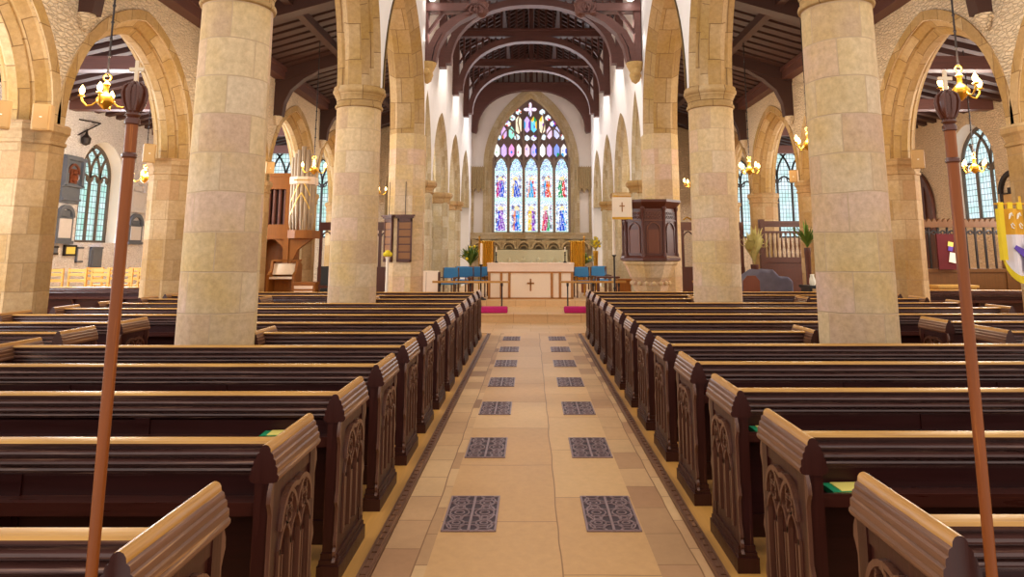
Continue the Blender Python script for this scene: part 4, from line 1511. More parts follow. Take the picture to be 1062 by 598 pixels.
# blue chairs
def blue_chair():
    t = thing('upholstered_chair', 'x', 'chair')
    mb = MB()
    mb.box(-.23, .23, -.23, .23, .40, .48)
    o = mb.build('seat', M['blue'], t)
    bv = o.modifiers.new('soft', 'BEVEL'); bv.width = .03; bv.segments = 3
    mb = MB()
    mb.obox((0, .22, .72), (.44, .06, .30), rx=-.12)
    o = mb.build('backrest', M['blue'], t)
    bv = o.modifiers.new('soft', 'BEVEL'); bv.width = .025; bv.segments = 3
    for x in (-.22, .22):
        for y in (-.2, .22):
            mb = MB()
            mb.box(x-.018, x+.018, y-.018, y+.018, 0, .86 if y > 0 else .6)
            mb.build('leg', M['screen'], t)
        mb = MB()
        mb.box(x-.02, x+.02, -.22, .22, .58, .61)
        mb.build('armrest', M['screen'], t)
    return t


ch0 = blue_chair()
spots = [(-1, 0, (-2.34, 20.0), -.2), (-1, 1, (-1.96, 20.52), -.2), (-1, 2, (-2.15, 21.5), -.2), (-1, 3, (-1.56, 21.05), -.12),
         (1, 0, (1.52, 20.75), .15), (1, 1, (2.06, 21.15), .2), (1, 2, (2.2, 22.0), .25)]
for i, (s, k, (x, y), rz) in enumerate(spots):
    lab = 'blue upholstered chair on the %s of the altar, %s' % (SIDE[s], (['nearest the camera and the arcade', 'second from the arcade', 'third from the arcade', 'farthest, just behind the altar'] if s < 0 else ['next to the altar end', 'middle of three', 'nearest the pulpit side'])[k])
    if i == 0:
        ch0.location = (x, y, .34); ch0.rotation_euler = (0, 0, rz); ch0['label'] = lab; ch0['group'] = 'blue chairs beside the altar'
    else:
        dup(ch0, (x, y, .34), rz, lab, 'blue chairs beside the altar')


# plants and flowers
def leafy(name, label, cat, loc, h, n, spread, mat, pot_h, seed, wide=.05, base=None, pot_r=None):
    t = thing(name, label, cat, loc)
    rng = random.Random(seed)
    mb = MB()
    for k in range(n):
        a = rng.random()*2*PI
        L = h*(.6+.5*rng.random())
        sp = spread*(.4+.8*rng.random())
        pts = []
        for q in range(7):
            f = q/6
            pts.append(Vector((sp*f**1.3*math.cos(a), sp*f**1.3*math.sin(a), pot_h+L*(f-.35*f*f*rng.uniform(.6, 1.4)*sp/spread))))
        side = Vector((-math.sin(a), math.cos(a), .15))
        vs, fs = [], []
        for q, p in enumerate(pts):
            w = wide*math.sin(PI*min(1, (q+.4)/6.6))
            vs += [p-side*w, p+side*w]
        for q in range(6):
            fs.append((2*q, 2*q+1, 2*q+3, 2*q+2))
        mb.add(vs, fs)
    mb.build('foliage', M[mat], t)
    if cat == 'flowers':
        for k in range(9):
            a, r_ = rng.random()*2*PI, spread*(.2+.7*rng.random())
            bl = MB()
            bl.ball((r_*math.cos(a), r_*math.sin(a), pot_h+h*(.25+.55*rng.random())), .05, 8)
            bl.build('blossom', M['yellow'], t, smooth=60)
    mb = MB()
    r = pot_r or spread*.28
    mb.lathe([(r*.7, 0), (r, pot_h*.9), (r*1.1, pot_h*.92), (r*1.1, pot_h), (r*.8, pot_h)], n=14)
    mb.build('pot', base or M['pot'], t, smooth=40)
    return t


leafy('flower_arrangement', 'tall green and yellow flower arrangement on a stand left of the altar', 'flowers', (-1.95, 22.6, .34), .8, 90, .42, 'leaf', .85, 3, .04)
leafy('flower_arrangement', 'low green leafy arrangement on a stand right of the altar', 'flowers', (1.72, 23.2, .34), .5, 36, .4, 'leaf', .85, 4, .05)
leafy('flower_arrangement', 'golden leafed arrangement on a brass pedestal beside the chancel arcade', 'flowers', (2.25, 24.6, .34), .6, 30, .3, 'leaf_pale', 1.35, 5, .05, M['brass'])
leafy('potted_palm', 'tall dry palm standing beside the dark balustrade', 'plant', (CX+6.2, 19.75, 0), 1.25, 44, .42, 'leaf_pale', 1.3, 6, .05, M['screen_dark'], .1)
leafy('potted_palm', 'green palm hanging against the stone pier behind the near right column', 'plant', (CX+6.62, 17.0, 0), .75, 34, .5, 'leaf', 1.75, 8, .03, M['screen_dark'], .07)

# stands left and right of the chancel opening
t = thing('cloth_covered_stand', 'low stand draped with two cream cloths before the left chancel pier', 'stand', (-2.66, 18.0, .19))
mb = MB()
for x in (-.15, .15):
    mb.box(x-.145, x+.145, -.12, .12, .02, .98)
mb.build('cloth', M['white_cloth'], t)
mb = MB()
mb.box(-.33, .33, -.1, .1, 0, .95)
mb.build('frame', M['screen_dark'], t)
for x, y, z0, h, lab in ((-1.40, 19.65, .34, 1.55, 'slim dark candle stand left of the altar'), (1.92, 16.3, 0, 2.55, 'tall pale candle on a dark stand beside the pulpit')):
    t = thing('candle_stand', lab, 'candle stand', (x, y, z0))
    mb = MB()
    top = h*.62
    mb.lathe([(.16, 0), (.15, .03), (.04, .08), (.022, .15), (.02, top*.5), (.035, top*.52), (.02, top*.54), (.02, top-.05), (.06, top)], n=12)
    mb.build('stem', M['iron'], t, smooth=40)
    mb = MB()
    mb.lathe([(.035, top), (.033, h-.02), (.005, h)], n=12)
    mb.build('candle', M['white_cloth'], t, smooth=40)
t = thing('side_table', 'small dark table with an orange box beside the pulpit base', 'table', (2.02, 18.7, .19))
mb = MB()
mb.box(-.3, .3, -.2, .2, .78, .82)
mb.build('tabletop', M['screen_dark'], t)
for x in (-.25, .25):
    for y in (-.16, .16):
        mb = MB()
        mb.box(x-.02, x+.02, y-.02, y+.02, 0, .78)
        mb.build('leg', M['screen_dark'], t)
mb = MB()
mb.box(2.18, 2.5, 17.75, 18.0, .19, .94)
mb.box(2.16, 2.52, 17.72, 18.02, .94, .98)
mb.box(2.22, 2.46, 17.735, 17.755, .3, .9)
o = mb.build('prayer_desk', M['organ'])
tag(o, 'small orange oak desk beside the pulpit base', 'desk')

# ------------------------------------------------------------------ pulpit
t = thing('pulpit', 'octagonal carved dark oak pulpit on a tapering stone base', 'pulpit', (2.58, 15.3, 0))
mb = MB()
R = .64
mb.lathe([(R-.06, 1.47), (R-.06, 2.62)], n=8, rot=PI/8)
mb.build('drum', M['pulpit'], t)
mb = MB()
mb.lathe([(R-.03, 1.45), (R+.02, 1.47), (R+.02, 1.52), (R-.02, 1.56), (R-.05, 1.57)], n=8, rot=PI/8)
mb.build('base_moulding', M['pulpit'], t)
mb = MB()
mb.lathe([(R-.06, 2.56), (R-.02, 2.60), (R+.03, 2.66), (R+.06, 2.70), (R+.06, 2.75), (R-.1, 2.75)], n=8, rot=PI/8)
mb.build('cornice', M['pulpit'], t)
ap = (R-.06)*math.cos(PI/8)
for k in range(8):
    a = k*PI/4
    n_, tg = Vector((math.cos(a), math.sin(a), 0)), Vector((-math.sin(a), math.cos(a), 0))
    if a < PI*.6 or a > PI*1.99:
        pass
    Pp = lambda s, d, z: n_*(ap+d)+tg*s+Vector((0, 0, z))
    mb = MB()
    mb.bar(Pp, [(-.14, 1.63), (-.14, 2.12)], .28*.0+.02, 0, .02)
    mb.bar(Pp, [(.14, 1.63), (.14, 2.12)], .02, 0, .02)
    mb.bar(Pp, arch_pts(.14, .17, 0, 6, 2.1, 0), .025, 0, .025)
    mb.bar(Pp, [(0, 1.62), (0, 2.12)], .24, 0, .008)
    for zc in (2.38, 2.46):
        for q in range(5):
            s = -.14+.07*q
            mb.bar(Pp, [(s+.03*math.cos(b), zc+.03*math.sin(b)) for b in [2*PI*j/6 for j in range(7)]], .014, 0, .018)
    mb.bar(Pp, [(-.2, 2.31), (.2, 2.31)], .025, 0, .022)
    mb.build('panel', M['pulpit_panel'] if k in (5, 6) else M['pulpit'], t)
    mb = MB()
    av = a+PI/8
    mb.lathe([(.045, 1.52), (.045, 1.6), (.03, 1.63), (.03, 2.5), (.05, 2.54), (.05, 2.6)], ((R-.05)*math.cos(av), (R-.05)*math.sin(av), 0), n=8)
    mb.build('corner_post', M['pulpit'], t, smooth=30)
mb = MB()
mb.lathe([(.30, 0), (.30, .75), (.36, .82), (.40, .95), (.38, 1.02), (.46, 1.12), (.56, 1.36), (.60, 1.40), (.60, 1.45)], n=8, rot=PI/8)
for k in range(16):
    a = k*PI/8
    mb.ball((.40*math.cos(a), .40*math.sin(a), .99), .05, 8)
mb.build('stone_base', M['stone'], t)
mb = MB()
mb.obox((-.62, -.25, 2.86), (.40, .36, .025), rz=-.15, rx=.25)
mb.tube([(-.6, -.2, 2.7), (-.62, -.22, 2.86)], .03, 8)
mb.tube([(-.8, -.34, 2.84), (-.66, -.38, 2.82), (-.44, -.33, 2.83)], .02, 8)
mb.build('brass_bookrest', M['brass'], t, smooth=40)
t = thing('pulpit_fall', 'cream pulpit fall with small brown cross and yellow fringe, hanging from the bookrest', 'pulpit fall', (2.58-.65, 15.3-.50, 2.33))
mb = MB()
mb.box(-.21, .21, -.012, .012, .05, .47)
mb.build('cloth', M['white_cloth'], t)
mb = MB()
mb.box(-.21, .21, -.016, .016, .0, .05)
mb.build('fringe', M['gold_cloth'], t)
mb = MB()
mb.box(-.012, .012, -.018, -.01, .16, .36)
mb.box(-.055, .055, -.018, -.01, .27, .295)
mb.build('cross', M['braid'], t)
# brass stand right of the pulpit
t = thing('brass_stand', 'tall brass processional stand between the pulpit pier and the round column', 'stand', (3.62, 15.7, 0))
mb = MB()
mb.lathe([(.18, 0), (.16, .04), (.04, .1), (.02, .2), (.02, .95), (.05, 1.0), (.02, 1.05), (.02, 1.5), (.04, 1.53), (.02, 1.56), (.018, 2.3), (.04, 2.36), (.0, 2.44)], n=12)
mb.build('stem', M['brass'], t, smooth=40)
mb = MB()
mb.tube([(0, 0, 2.36), (-.12, 0, 2.42), (-.2, 0, 2.36)], .018, 8)
mb.tube([(0, 0, 2.34), (.12, 0, 2.2), (.22, 0, 2.05)], .015, 8)
mb.build('arm', M['brass'], t, smooth=40)

# ------------------------------------------------------------------ hymn boards
for i, (x, y, rz, lab) in enumerate(((CX-3.365, 16.285, -.85, 'wooden hymn board hanging on the slanting left face of the pier'), (CX-2.98, 16.165, 0, 'wooden hymn board hanging on the front face of the pier'))):
    t = thing('hymn_board', lab, 'hymn board', (x, y, 1.42), rz, 'hymn boards on the pier')
    mb = MB()
    mb.box(-.16, .16, -.02, .0, .04, .98)
    mb.build('back_panel', M['screen_dark'], t)
    mb = MB()
    for x0, x1 in ((-.17, -.135), (.135, .17)):
        mb.box(x0, x1, -.045, 0, .0, 1.0)
    mb.box(-.17, .17, -.045, 0, 0, .05)
    mb.box(-.17, .17, -.045, 0, .93, 1.0)
    mb.box(-.20, .20, -.07, 0, 1.0, 1.04)
    mb.box(-.23, .23, -.09, 0, 1.04, 1.08)
    mb.build('frame', M['screen_dark'], t)
    for k in range(5):
        mb = MB()
        mb.box(-.13, .13, -.034, -.018, .07+.172*k, .215+.172*k)
        mb.build('number_slat', M['slat'], t)
    mb = MB()
    mb.tube([(0, -.02, 1.08), (0, -.02, 1.85)], .008, 6)
    mb.build('hanging_cord', M['iron'], t)

# ------------------------------------------------------------------ organ
t = thing('pipe_organ', 'pipe organ in an orange oak case with projecting grey pipe front', 'organ', (-7.05, 19.75, 0))
mb = MB()
for x in (-.62, .30):
    mb.box(x-.07, x+.07, -.45, .5, 0, 3.75)
mb.box(-.62, .30, -.42, .5, 2.0, 2.4)
mb.box(-.62, .30, -.44, .5, 3.38, 3.75)
mb.box(-.72, .40, -.48, .5, 3.72, 3.82)
mb.box(-.55, .23, .3, .45, 0, 2.0)
mb.build('case', M['organ'], t)
mb = MB()
mb.box(-.56, .24, -.1, .3, 2.4, 3.4)
mb.build('recess', M['organ_dark'], t)
for k in range(5):
    mb = MB()
    mb.lathe([(.05, 2.4), (.055, 2.5), (.055, 3.38)], (-.47+.155*k, -.22, 0), n=12)
    mb.build('wooden_pipe', M['pipe_brown'], t, smooth=40)
mb = MB()
for s in (-1, 1):
    a = [(-.16+s*.40, 1.3), (-.16+s*.40, 1.55), (-.16+s*.32, 1.8), (-.16+s*.12, 1.98), (-.16+s*.02, 2.0)]
    mb.prism(a+[(-.16+s*.46, 2.0), (-.16+s*.46, 1.3)], 'y', -.35, -.22)
mb.build('arch_brace', M['organ'], t)
# projecting tower
mb = MB()
mb.prism([(.36, -.55), (.62, -.72), (.92, -.72), (1.04, -.55), (1.04, .2), (.36, .2)], 'z', 2.02, 2.24)
mb.build('impost', M['organ'], t)
mb = MB()
mb.prism([(.36, -.60), (.62, -.76), (.92, -.76), (1.04, -.60), (1.04, -.2), (.36, -.2)], 'z', 3.5, 3.7)
mb.build('painted_band', M['pink_cloth'], t)
mb = MB()
mb.prism([(.30, .9), (.40, .9), (.46, 1.35), (.62, 1.72), (1.02, 2.02), (.30, 2.02)], 'y', -.42, -.26)
mb.build('bracket', M['organ'], t)
pp = [(.42, -.5), (.52, -.57), (.62, -.63), (.74, -.65), (.85, -.63), (.93, -.56), (.98, -.47)]
for k, (x, y) in enumerate(pp):
    mb = MB()
    zm = 2.55+.22*(3-abs(k-3))*.9
    mb.lathe([(.02, 2.24), (.062, zm-.1), (.062, zm), (.062, zm+1.15-.22*abs(k-3)*.3), (.062, 4.55-.1*abs(k-3))], (x, y, 0), n=14)
    mb.build('front_pipe', M['pipe'], t, smooth=40)
mb = MB()
for dz in (0, .36):
    for k in range(len(pp)-1):
        (x0, y0), (x1, y1) = pp[k], pp[k+1]
        z0, z1 = 2.66+.2*(3-abs(k-3))+dz, 2.66+.2*(3-abs(k+1-3))+dz
        mb.tube([(x0, y0-.06, z0), (x1, y1-.06, z1)], .022, 6)
for k in range(9):
    mb.ball((.56+.052*k, -.765, 3.60), .025, 6)
mb.build('gilt_band', M['gilt'], t, smooth=40)
t = thing('organ_console', 'small orange oak organ console with sloping top under the pipes', 'console', (-6.55, 18.75, 0))
mb = MB()
mb.prism([(-.3, 0), (.3, 0), (.3, 1.3), (.1, 1.42), (-.05, 1.42), (-.12, 1.15), (-.3, 1.05)], 'x', -.36, -.3)
mb.prism([(-.3, 0), (.3, 0), (.3, 1.3), (.1, 1.42), (-.05, 1.42), (-.12, 1.15), (-.3, 1.05)], 'x', .3, .36)
mb.box(-.3, .3, .1, .28, 0, 1.35)
mb.box(-.34, .34, -.05, .3, 1.4, 1.45)
mb.build('case', M['organ'], t)
mb = MB()
mb.box(-.3, .3, -.28, .1, .95, 1.0)
mb.obox((0, .0, 1.2), (.6, .03, .3), rx=-.3)
mb.build('keyboard', M['white_cloth'], t)
t = thing('organ_bench', 'orange oak organ bench with pale panelled front beside the console', 'bench', (-5.85, 18.35, 0))
mb = MB()
mb.box(-.3, .3, -.18, .18, .82, .88)
mb.box(-.28, .28, -.16, .16, 0, .82)
mb.build('body', M['organ'], t)
mb = MB()
for z in (.45, .58, .71):
    mb.box(-.24, .24, -.17, -.16, z, z+.08)
mb.build('front_slat', M['pink_cloth'], t)
t = thing('black_chair', 'black padded chair to the right of the organ bench', 'chair', (-5.3, 18.6, 0), .3)
mb = MB()
mb.box(-.24, .24, -.24, .24, .62, .7)
mb.build('seat', M['black'], t)
mb = MB()
mb.obox((0, .24, 1.02), (.46, .05, .5), rx=-.1)
mb.build('backrest', M['black'], t)
for x in (-.22, .22):
    for y in (-.22, .22):
        mb = MB()
        mb.box(x-.015, x+.015, y-.015, y+.015, 0, .64)
        mb.build('leg', M['black'], t)

# ------------------------------------------------------------------ loudspeakers
def loudspeaker(x, y, z, rz, tilt, label, w=.27, h=.36):
    w *= .82
    t = thing('wall_loudspeaker', label, 'loudspeaker', (x, y, z), rz, 'beige loudspeakers on the arcades')
    mb = MB()
    mb.obox((0, 0, 0), (w, .2, h), rx=tilt)
    o = mb.build('cabinet', M['speaker'], t)
    bv = o.modifiers.new('soft', 'BEVEL'); bv.width = .02; bv.segments = 2
    mb = MB()
    mb.obox((0, -.104*math.cos(tilt), -.104*math.sin(tilt)), (w-.05, .012, h-.05), rx=tilt)
    mb.build('grille', M['speaker'], t)
    mb = MB()
    mb.obox((0, -.112*math.cos(tilt), -.112*math.sin(tilt)), (.03, .006, .014), rx=tilt)
    mb.build('badge', M['paper'], t)
    mb = MB()
    mb.tube([(0, .08, 0), (0, .24, .02)], .02, 8)
    mb.build('bracket', M['iron'], t)


loudspeaker(-6.60, 9.22, 3.44, .35, .05, 'beige loudspeaker on the capital of the nearest left pier', .27, .36)
loudspeaker(-6.72, 8.62, 3.36, .7, .05, 'beige loudspeaker at the left picture edge, just before the nearest pier', .27, .36)
loudspeaker(-7.25, 13.05, 3.5, .55, .15, 'beige tilted loudspeaker on the second left pier behind the staff', .26, .36)
loudspeaker(7.3, 13.0, 3.38, -.45, .15, 'beige loudspeaker on the right pier beside the near round column', .26, .36)
loudspeaker(6.5, 17.1, 3.5, -.5, .2, 'beige loudspeaker high in front of the traceried window on the right', .24, .3)
loudspeaker(-6.5, 17.15, 3.72, .5, .2, 'beige loudspeaker above the left side of the organ', .24, .3)

# ------------------------------------------------------------------ chandeliers
def chandelier(loc, top, label, lamps=4, rot=0.3, e=1.0):
    t = thing('brass_chandelier', label, 'chandelier', loc, rot, 'brass chandeliers in the aisles')
    mb = MB()
    mb.tube([(0, 0, .30), (0, 0, top-loc[2])], .012, 6)
    for k in range(14):
        zz_ = .34+(top-loc[2]-.4)*k/14
        mb.ball((0, 0, zz_), .022, 6)
    mb.build('chain', M['iron'], t)
    mb = MB()
    mb.lathe([(0, -.13), (.02, -.12), (.05, -.09), (.10, -.04), (.105, 0), (.07, .05), (.03, .09), (.03, .17), (.045, .19), (.02, .22), (.015, .24)], n=16)
    mb.tube([(.045*math.cos(a), 0, .28+.045*math.sin(a)) for a in [2*PI*k/10 for k in range(10)]], .01, 6, closed=True)
    mb.build('body', M['brass'], t, smooth=50)
    for k in range(lamps):
        a = 2*PI*k/lamps
        ca, sa = math.cos(a), math.sin(a)
        mb = MB()
        mb.tube([(r*ca, r*sa, z) for r, z in ((.08, -.02), (.14, -.08), (.20, -.09), (.25, -.03), (.26, .03))], .011, 8)
        mb.lathe([(.02, .02), (.045, .03), (.03, .045), (.018, .05)], (.26*ca, .26*sa, 0), n=10)
        arm = mb.build('arm', M['brass'], t, smooth=50)
        mb = MB()
        mb.lathe([(.015, .05), (.03, .08), (.034, .11), (.02, .14), (.004, .17)], (.26*ca, .26*sa, 0), n=10)
        mb.build('bulb', M['bulb'], arm, smooth=50)
    ld = bpy.data.lights.new('chandelier_light', 'POINT')
    ld.energy = CH_E*e
    ld.color = (1.0, .80, .54)
    ld.shadow_soft_size = .25
    lo = bpy.data.objects.new('chandelier_light', ld)
    COL.objects.link(lo)
    lo.location = (loc[0], loc[1], loc[2]+.3)
    return t


CH_E = 95
chandelier((-5.3, 8.45, 3.52), 7.0, 'brass chandelier with lit bulbs hanging behind the left staff head')
chandelier((5.32, 8.4, 3.62), 7.0, 'brass chandelier with lit bulbs hanging beside the right staff cross', rot=.1)
chandelier((-5.2, 12.6, 3.65), 7.0, 'brass chandelier hidden mostly behind the near left column')
chandelier((5.15, 12.75, 3.62), 7.0, 'brass chandelier shining beside the near right column')
chandelier((-5.2, 16.5, 3.6), 7.0, 'brass chandelier hanging in front of the organ pipes')
chandelier((5.25, 16.6, 3.6), 7.0, 'brass chandelier hanging right of the second right column')
chandelier((-5.05, 22.8, 3.6), 7.0, 'far brass chandelier seen between left column and hymn board pier')
chandelier((4.7, 20.2, 3.6), 7.1, 'far brass chandelier above the tall brass stand on the right')
chandelier((-9.4, 16.8, 3.42), 6.0, 'brass chandelier in the left outer aisle before the whitewashed wall', e=2.6)
chandelier((9.45, 14.7, 3.42), 6.0, 'brass chandelier in the right outer aisle above the oak screen', e=1.6)

# flood lamps on the first truss and lights along the chancel walls
for s in (-1, 1):
    t = thing('spotlight', 'bright flood lamp above the %s hammer beam' % SIDE[s], 'lamp', (s*2.42, 16.2, 7.78))
    mb = MB()
    mb.lathe([(.02, .1), (.09, .06), (.1, -.04), (.08, -.05)], n=14)
    mb.build('housing', M['iron'], t, smooth=40)
    mb = MB()
    mb.lathe([(.075, -.05), (.05, -.065), (.0, -.07)], n=14)
    mb.build('lens', M['flood'], t, smooth=40)
    for y, z in ((16.9, 7.6), (20.6, 8.2), (24.3, 8.2), (28.2, 8.2)):
        ld = bpy.data.lights.new('wall_spot', 'SPOT')
        ld.energy = 260
        ld.spot_size = 1.9
        ld.spot_blend = .8
        ld.color = (1, .93, .86)
        ld.shadow_soft_size = .1
        lo = bpy.data.objects.new('wall_spot', ld)
        COL.objects.link(lo)
        lo.location = (s*1.9, y, z)
        lo.rotation_euler = Vector((s*.55, .12, -1)).to_track_quat('-Z', 'Y').to_euler()

# ------------------------------------------------------------------ left outer aisle: chairs and memorials
mb = MB()
mb.box(-11.95, -7.7, 16.6, 20.4, -.02, .36)
o = mb.build('floor_chair_platform', M['flag'])
tag(o, 'low platform under the pale wooden chairs by the whitewashed wall', 'platform', kind='structure')


def pine_chair():
    t = thing('wooden_chair', 'x', 'chair')
    mb = MB()
    mb.box(-.2, .2, -.2, .2, .43, .46)
    mb.build('seat', M['pine'], t)
    mb = MB()
    for z in (.58, .72, .82):
        mb.box(-.2, .2, .185, .205, z, z+.07)
    mb.build('back_slats', M['pine'], t)
    for x in (-.2, .2):
        for y in (-.19, .19):
            mb = MB()
            mb.box(x-.02, x+.02, y-.02, y+.02, 0, .9 if y > 0 else .44)
            mb.build('leg', M['pine'], t)
    return t


pc = pine_chair()
n = 0
for r_, (y, x0, cnt) in enumerate(((17.0, -11.35, 6), (18.3, -11.2, 6))):
    for k in range(cnt):
        x = x0+.55*k
        lab = 'pale wooden chair by the whitewashed wall, %s row, %s from the wall' % (['front', 'back'][r_], ordn[k])
        if n == 0:
            pc.location = (x, y, .36); pc.rotation_euler = (0, 0, PI); pc['label'] = lab; pc['group'] = 'pale chairs in the left outer aisle'
        else:
            dup(pc, (x, y, .36), PI, lab, 'pale chairs in the left outer aisle')
        n += 1


def on_wall(sgn, y, z):
    """frame on a side wall: s along the wall seen left to right, d out of the wall"""
    return frame((sgn*12.0, y, z), (0, 1, 0), (-sgn, 0, 0))


def wall_y(u, v, X=-12.0):
    o = 261-v
    D = 1/CT-o/F*ST
    Y = X/(((u-551)/F)/D)
    return Y, HC+Y*(o/F*CT)/D


def memorial(kind, u0, u1, v0, v1, label, X=-11.99, mats=('slate', 'marble'), seed=0):
    ya, za = wall_y(u0, (v0+v1)/2, X)
    yb, _ = wall_y(u1, (v0+v1)/2, X)
    yc = (ya+yb)/2
    _, zt = wall_y((u0+u1)/2, v0, X)
    _, zb = wall_y((u0+u1)/2, v1, X)
    w, h = abs(yb-ya), zt-zb
    sg = -1 if X < 0 else 1
    t = thing('wall_memorial', label, 'memorial', (X, yc, zb))
    Pm = lambda s, d, z: Vector((-sg*d, s, z))
    mb = MB()
    if kind == 'arched':
        mb.bar(Pm, [(0, 0), (0, h*.72)], w, .0, .05)
        mb.bar(Pm, arch_pts(w/2-.03, w*.42, 0, 8, h*.7, 0), .1, 0, .08)
        mb.bar(Pm, [(0, h*.7), (0, h*.9)], w*.5, 0, .05)
        mb.bar(Pm, [(-w/2-.03, 0), (w/2+.03, 0)], .08, 0, .09)
    elif kind == 'aedicule':
        mb.bar(Pm, [(0, 0), (0, h)], w*.86, 0, .05)
        mb.bar(Pm, [(-w/2, h*.93), (w/2, h*.93)], h*.07, 0, .14)
        mb.bar(Pm, [(-w/2, h*.36), (w/2, h*.36)], h*.04, 0, .12)
        mb.bar(Pm, [(-w*.4, h*.36), (-w*.4, h*.92)], .09, 0, .12)
        mb.bar(Pm, [(w*.4, h*.36), (w*.4, h*.92)], .09, 0, .12)
        mb.bar(Pm, [(-w*.42, h*.08), (w*.42, h*.08)], h*.05, 0, .1)
    else:
        mb.bar(Pm, [(0, 0), (0, h)], w, 0, .05)
        mb.bar(Pm, [(-w/2, h-.02), (w/2, h-.02)], .05, 0, .07)
        mb.bar(Pm, [(-w/2, .02), (w/2, .02)], .05, 0, .07)
    mb.build('frame', M[mats[0]], t, smooth=30)
    mb = MB()
    if kind == 'aedicule':
        mb.bar(Pm, arch_pts(w*.25, w*.3, 0, 8, h*.62, 0), .05, .05, .09)
        mb.bar(Pm, [(0, h*.42), (0, h*.72)], w*.32, .05, .09)
        mb.ball(Pm(0, .1, h*.66), .07, 8)
        mb.ball(Pm(0, .1, h*.53), .11, 8)
    else:
        mb.bar(Pm, [(0, h*.12), (0, h*(.66 if kind == 'arched' else .88))], w*.74, .05, .065)
    mb.build('tablet', M[mats[1]], t, smooth=30)
    return t


memorial('aedicule', 62, 84, 161, 211, 'dark slate wall memorial with a small figure in its niche', mats=('slate', 'pulpit_panel'))
memorial('arched', 57, 74, 214, 251, 'arched grey memorial with white tablet below the slate memorial', mats=('slate', 'marble'))
memorial('plain', 65, 77, 254, 265, 'small framed picture on the whitewashed wall', mats=('iron', 'yellowpaper'))
memorial('plain', 78, 84, 256, 272, 'narrow dark tablet beside the small framed picture', mats=('slate', 'marble'))
memorial('plain', 92, 104, 256, 279, 'plain blue grey stone tablet under the window', mats=('slate', 'slate'))
memorial('arched', 134, 149, 190, 219, 'white marble memorial with dark rounded top right of the window', mats=('marble', 'marble'))
memorial('arched', 132, 146, 226, 252, 'lower white marble tablet with dark carved crest right of the window', mats=('slate', 'marble'))
memorial('plain', 50, 58, 255, 264, 'tiny dark frame low on the wall by the near left pier', mats=('iron', 'slate'))
memorial('arched', 1039, 1075, 190, 220, 'dark round-topped memorial on the cream wall above the banner', X=11.99, mats=('iron', 'speaker'))
# hanging bracket high on the left wall
yb, zb = wall_y(80, 140)
t = thing('wall_bracket', 'dark iron bracket with hanging lamp high on the whitewashed wall', 'bracket', (-11.98, yb, zb))
mb = MB()
mb.tube([(0, 0, 0), (.1, .75, .45)], .02, 6)
mb.tube([(0, 0, .42), (.1, .75, .45)], .02, 6)
mb.build('iron_arm', M['iron'], t)
mb = MB()
mb.lathe([(.02, -.25), (.1, -.2), (.12, -.05), (.04, .05), (.01, .2)], (.1, .2, 0), n=10)
mb.build('lamp', M['iron'], t, smooth=40)
# dark arched recess on the right wall
t = thing('door_1', 'dark pointed doorway in the cream side wall behind the oak screen', 'door', (11.97, 21.3, .0), kind='structure')
Pm = lambda s, d, z: Vector((-d, s, z))
mb = MB()
a = arch_pts(.6, 1.0, 0, 10, 3.0, 0)
for p, q in zip(a, a[1:]):
    mb.add([Pm(p[0], .02, 0), Pm(q[0], .02, 0), Pm(q[0], .02, q[1]), Pm(p[0], .02, p[1])], [(0, 1, 2, 3)])
mb.build('leaf', M['screen_dark'], t)
mb = MB()
mb.bar(Pm, [(-.62, 0)]+a+[(.62, 0)], .16, 0, .1)
mb.bar(Pm, [(-.2, .1), (-.2, 3.6)], .05, .02, .05)
mb.bar(Pm, [(.2, .1), (.2, 3.6)], .05, .02, .05)
mb.build('frame', M['screen_dark'], t, smooth=30)

# ------------------------------------------------------------------ right: oak screen, balustrade, banner
SY = 15.9
x0 = at(946, 260, SY)[0]
x1 = 11.9
t = thing('oak_screen', 'oak screen with tall black bars and crested top rail across the right outer aisle', 'screen', ((x0+x1)/2, SY, 0))
h = (x1-x0)/2
mb = MB()
mb.box(-h, h, -.05, .05, 0, .12)
mb.box(-h, h, -.04, .04, .12, 1.2)
mb.box(-h, h, -.06, .06, 1.2, 1.28)
mb.box(-h, h, -.07, .07, 2.2, 2.32)
n = int(2*h/.12)
for k in range(n):
    mb.prism([(-h+.12*k, 2.32), (-h+.12*k+.06, 2.40), (-h+.12*k+.12, 2.32)], 'y', -.04, .04)
mb.build('rail_and_panels', M['screen'], t)
k = 0
x = -h+.02
posts = [-h+.05, -h+.05+1.0, -h+.05+1.15+.9, h-.05]
for x in posts:
    mb = MB()
    mb.box(x-.055, x+.055, -.065, .065, 0, 2.22)
    mb.build('post', M['screen'], t)
x = -h+.2
while x < h-.1:
    if min(abs(x-p) for p in posts) > .09:
        mb = MB()
        mb.box(x-.018, x+.018, -.02, .02, 1.28, 2.2)
        mb.bar(lambda s, d, z: Vector((s, d, z)), arch_pts(.1, .13, 0, 5, 2.0, x+.105), .025, -.015, .015)
        for q in range(1):
            mb.bar(lambda s, d, z: Vector((s, d, z)), [(x+.105+.04*math.cos(b), 2.08+.04*math.sin(b)) for b in [2*PI*j/8 for j in range(9)]], .02, -.012, .012)
        mb.build('bar', M['iron'], t)
    x += .21
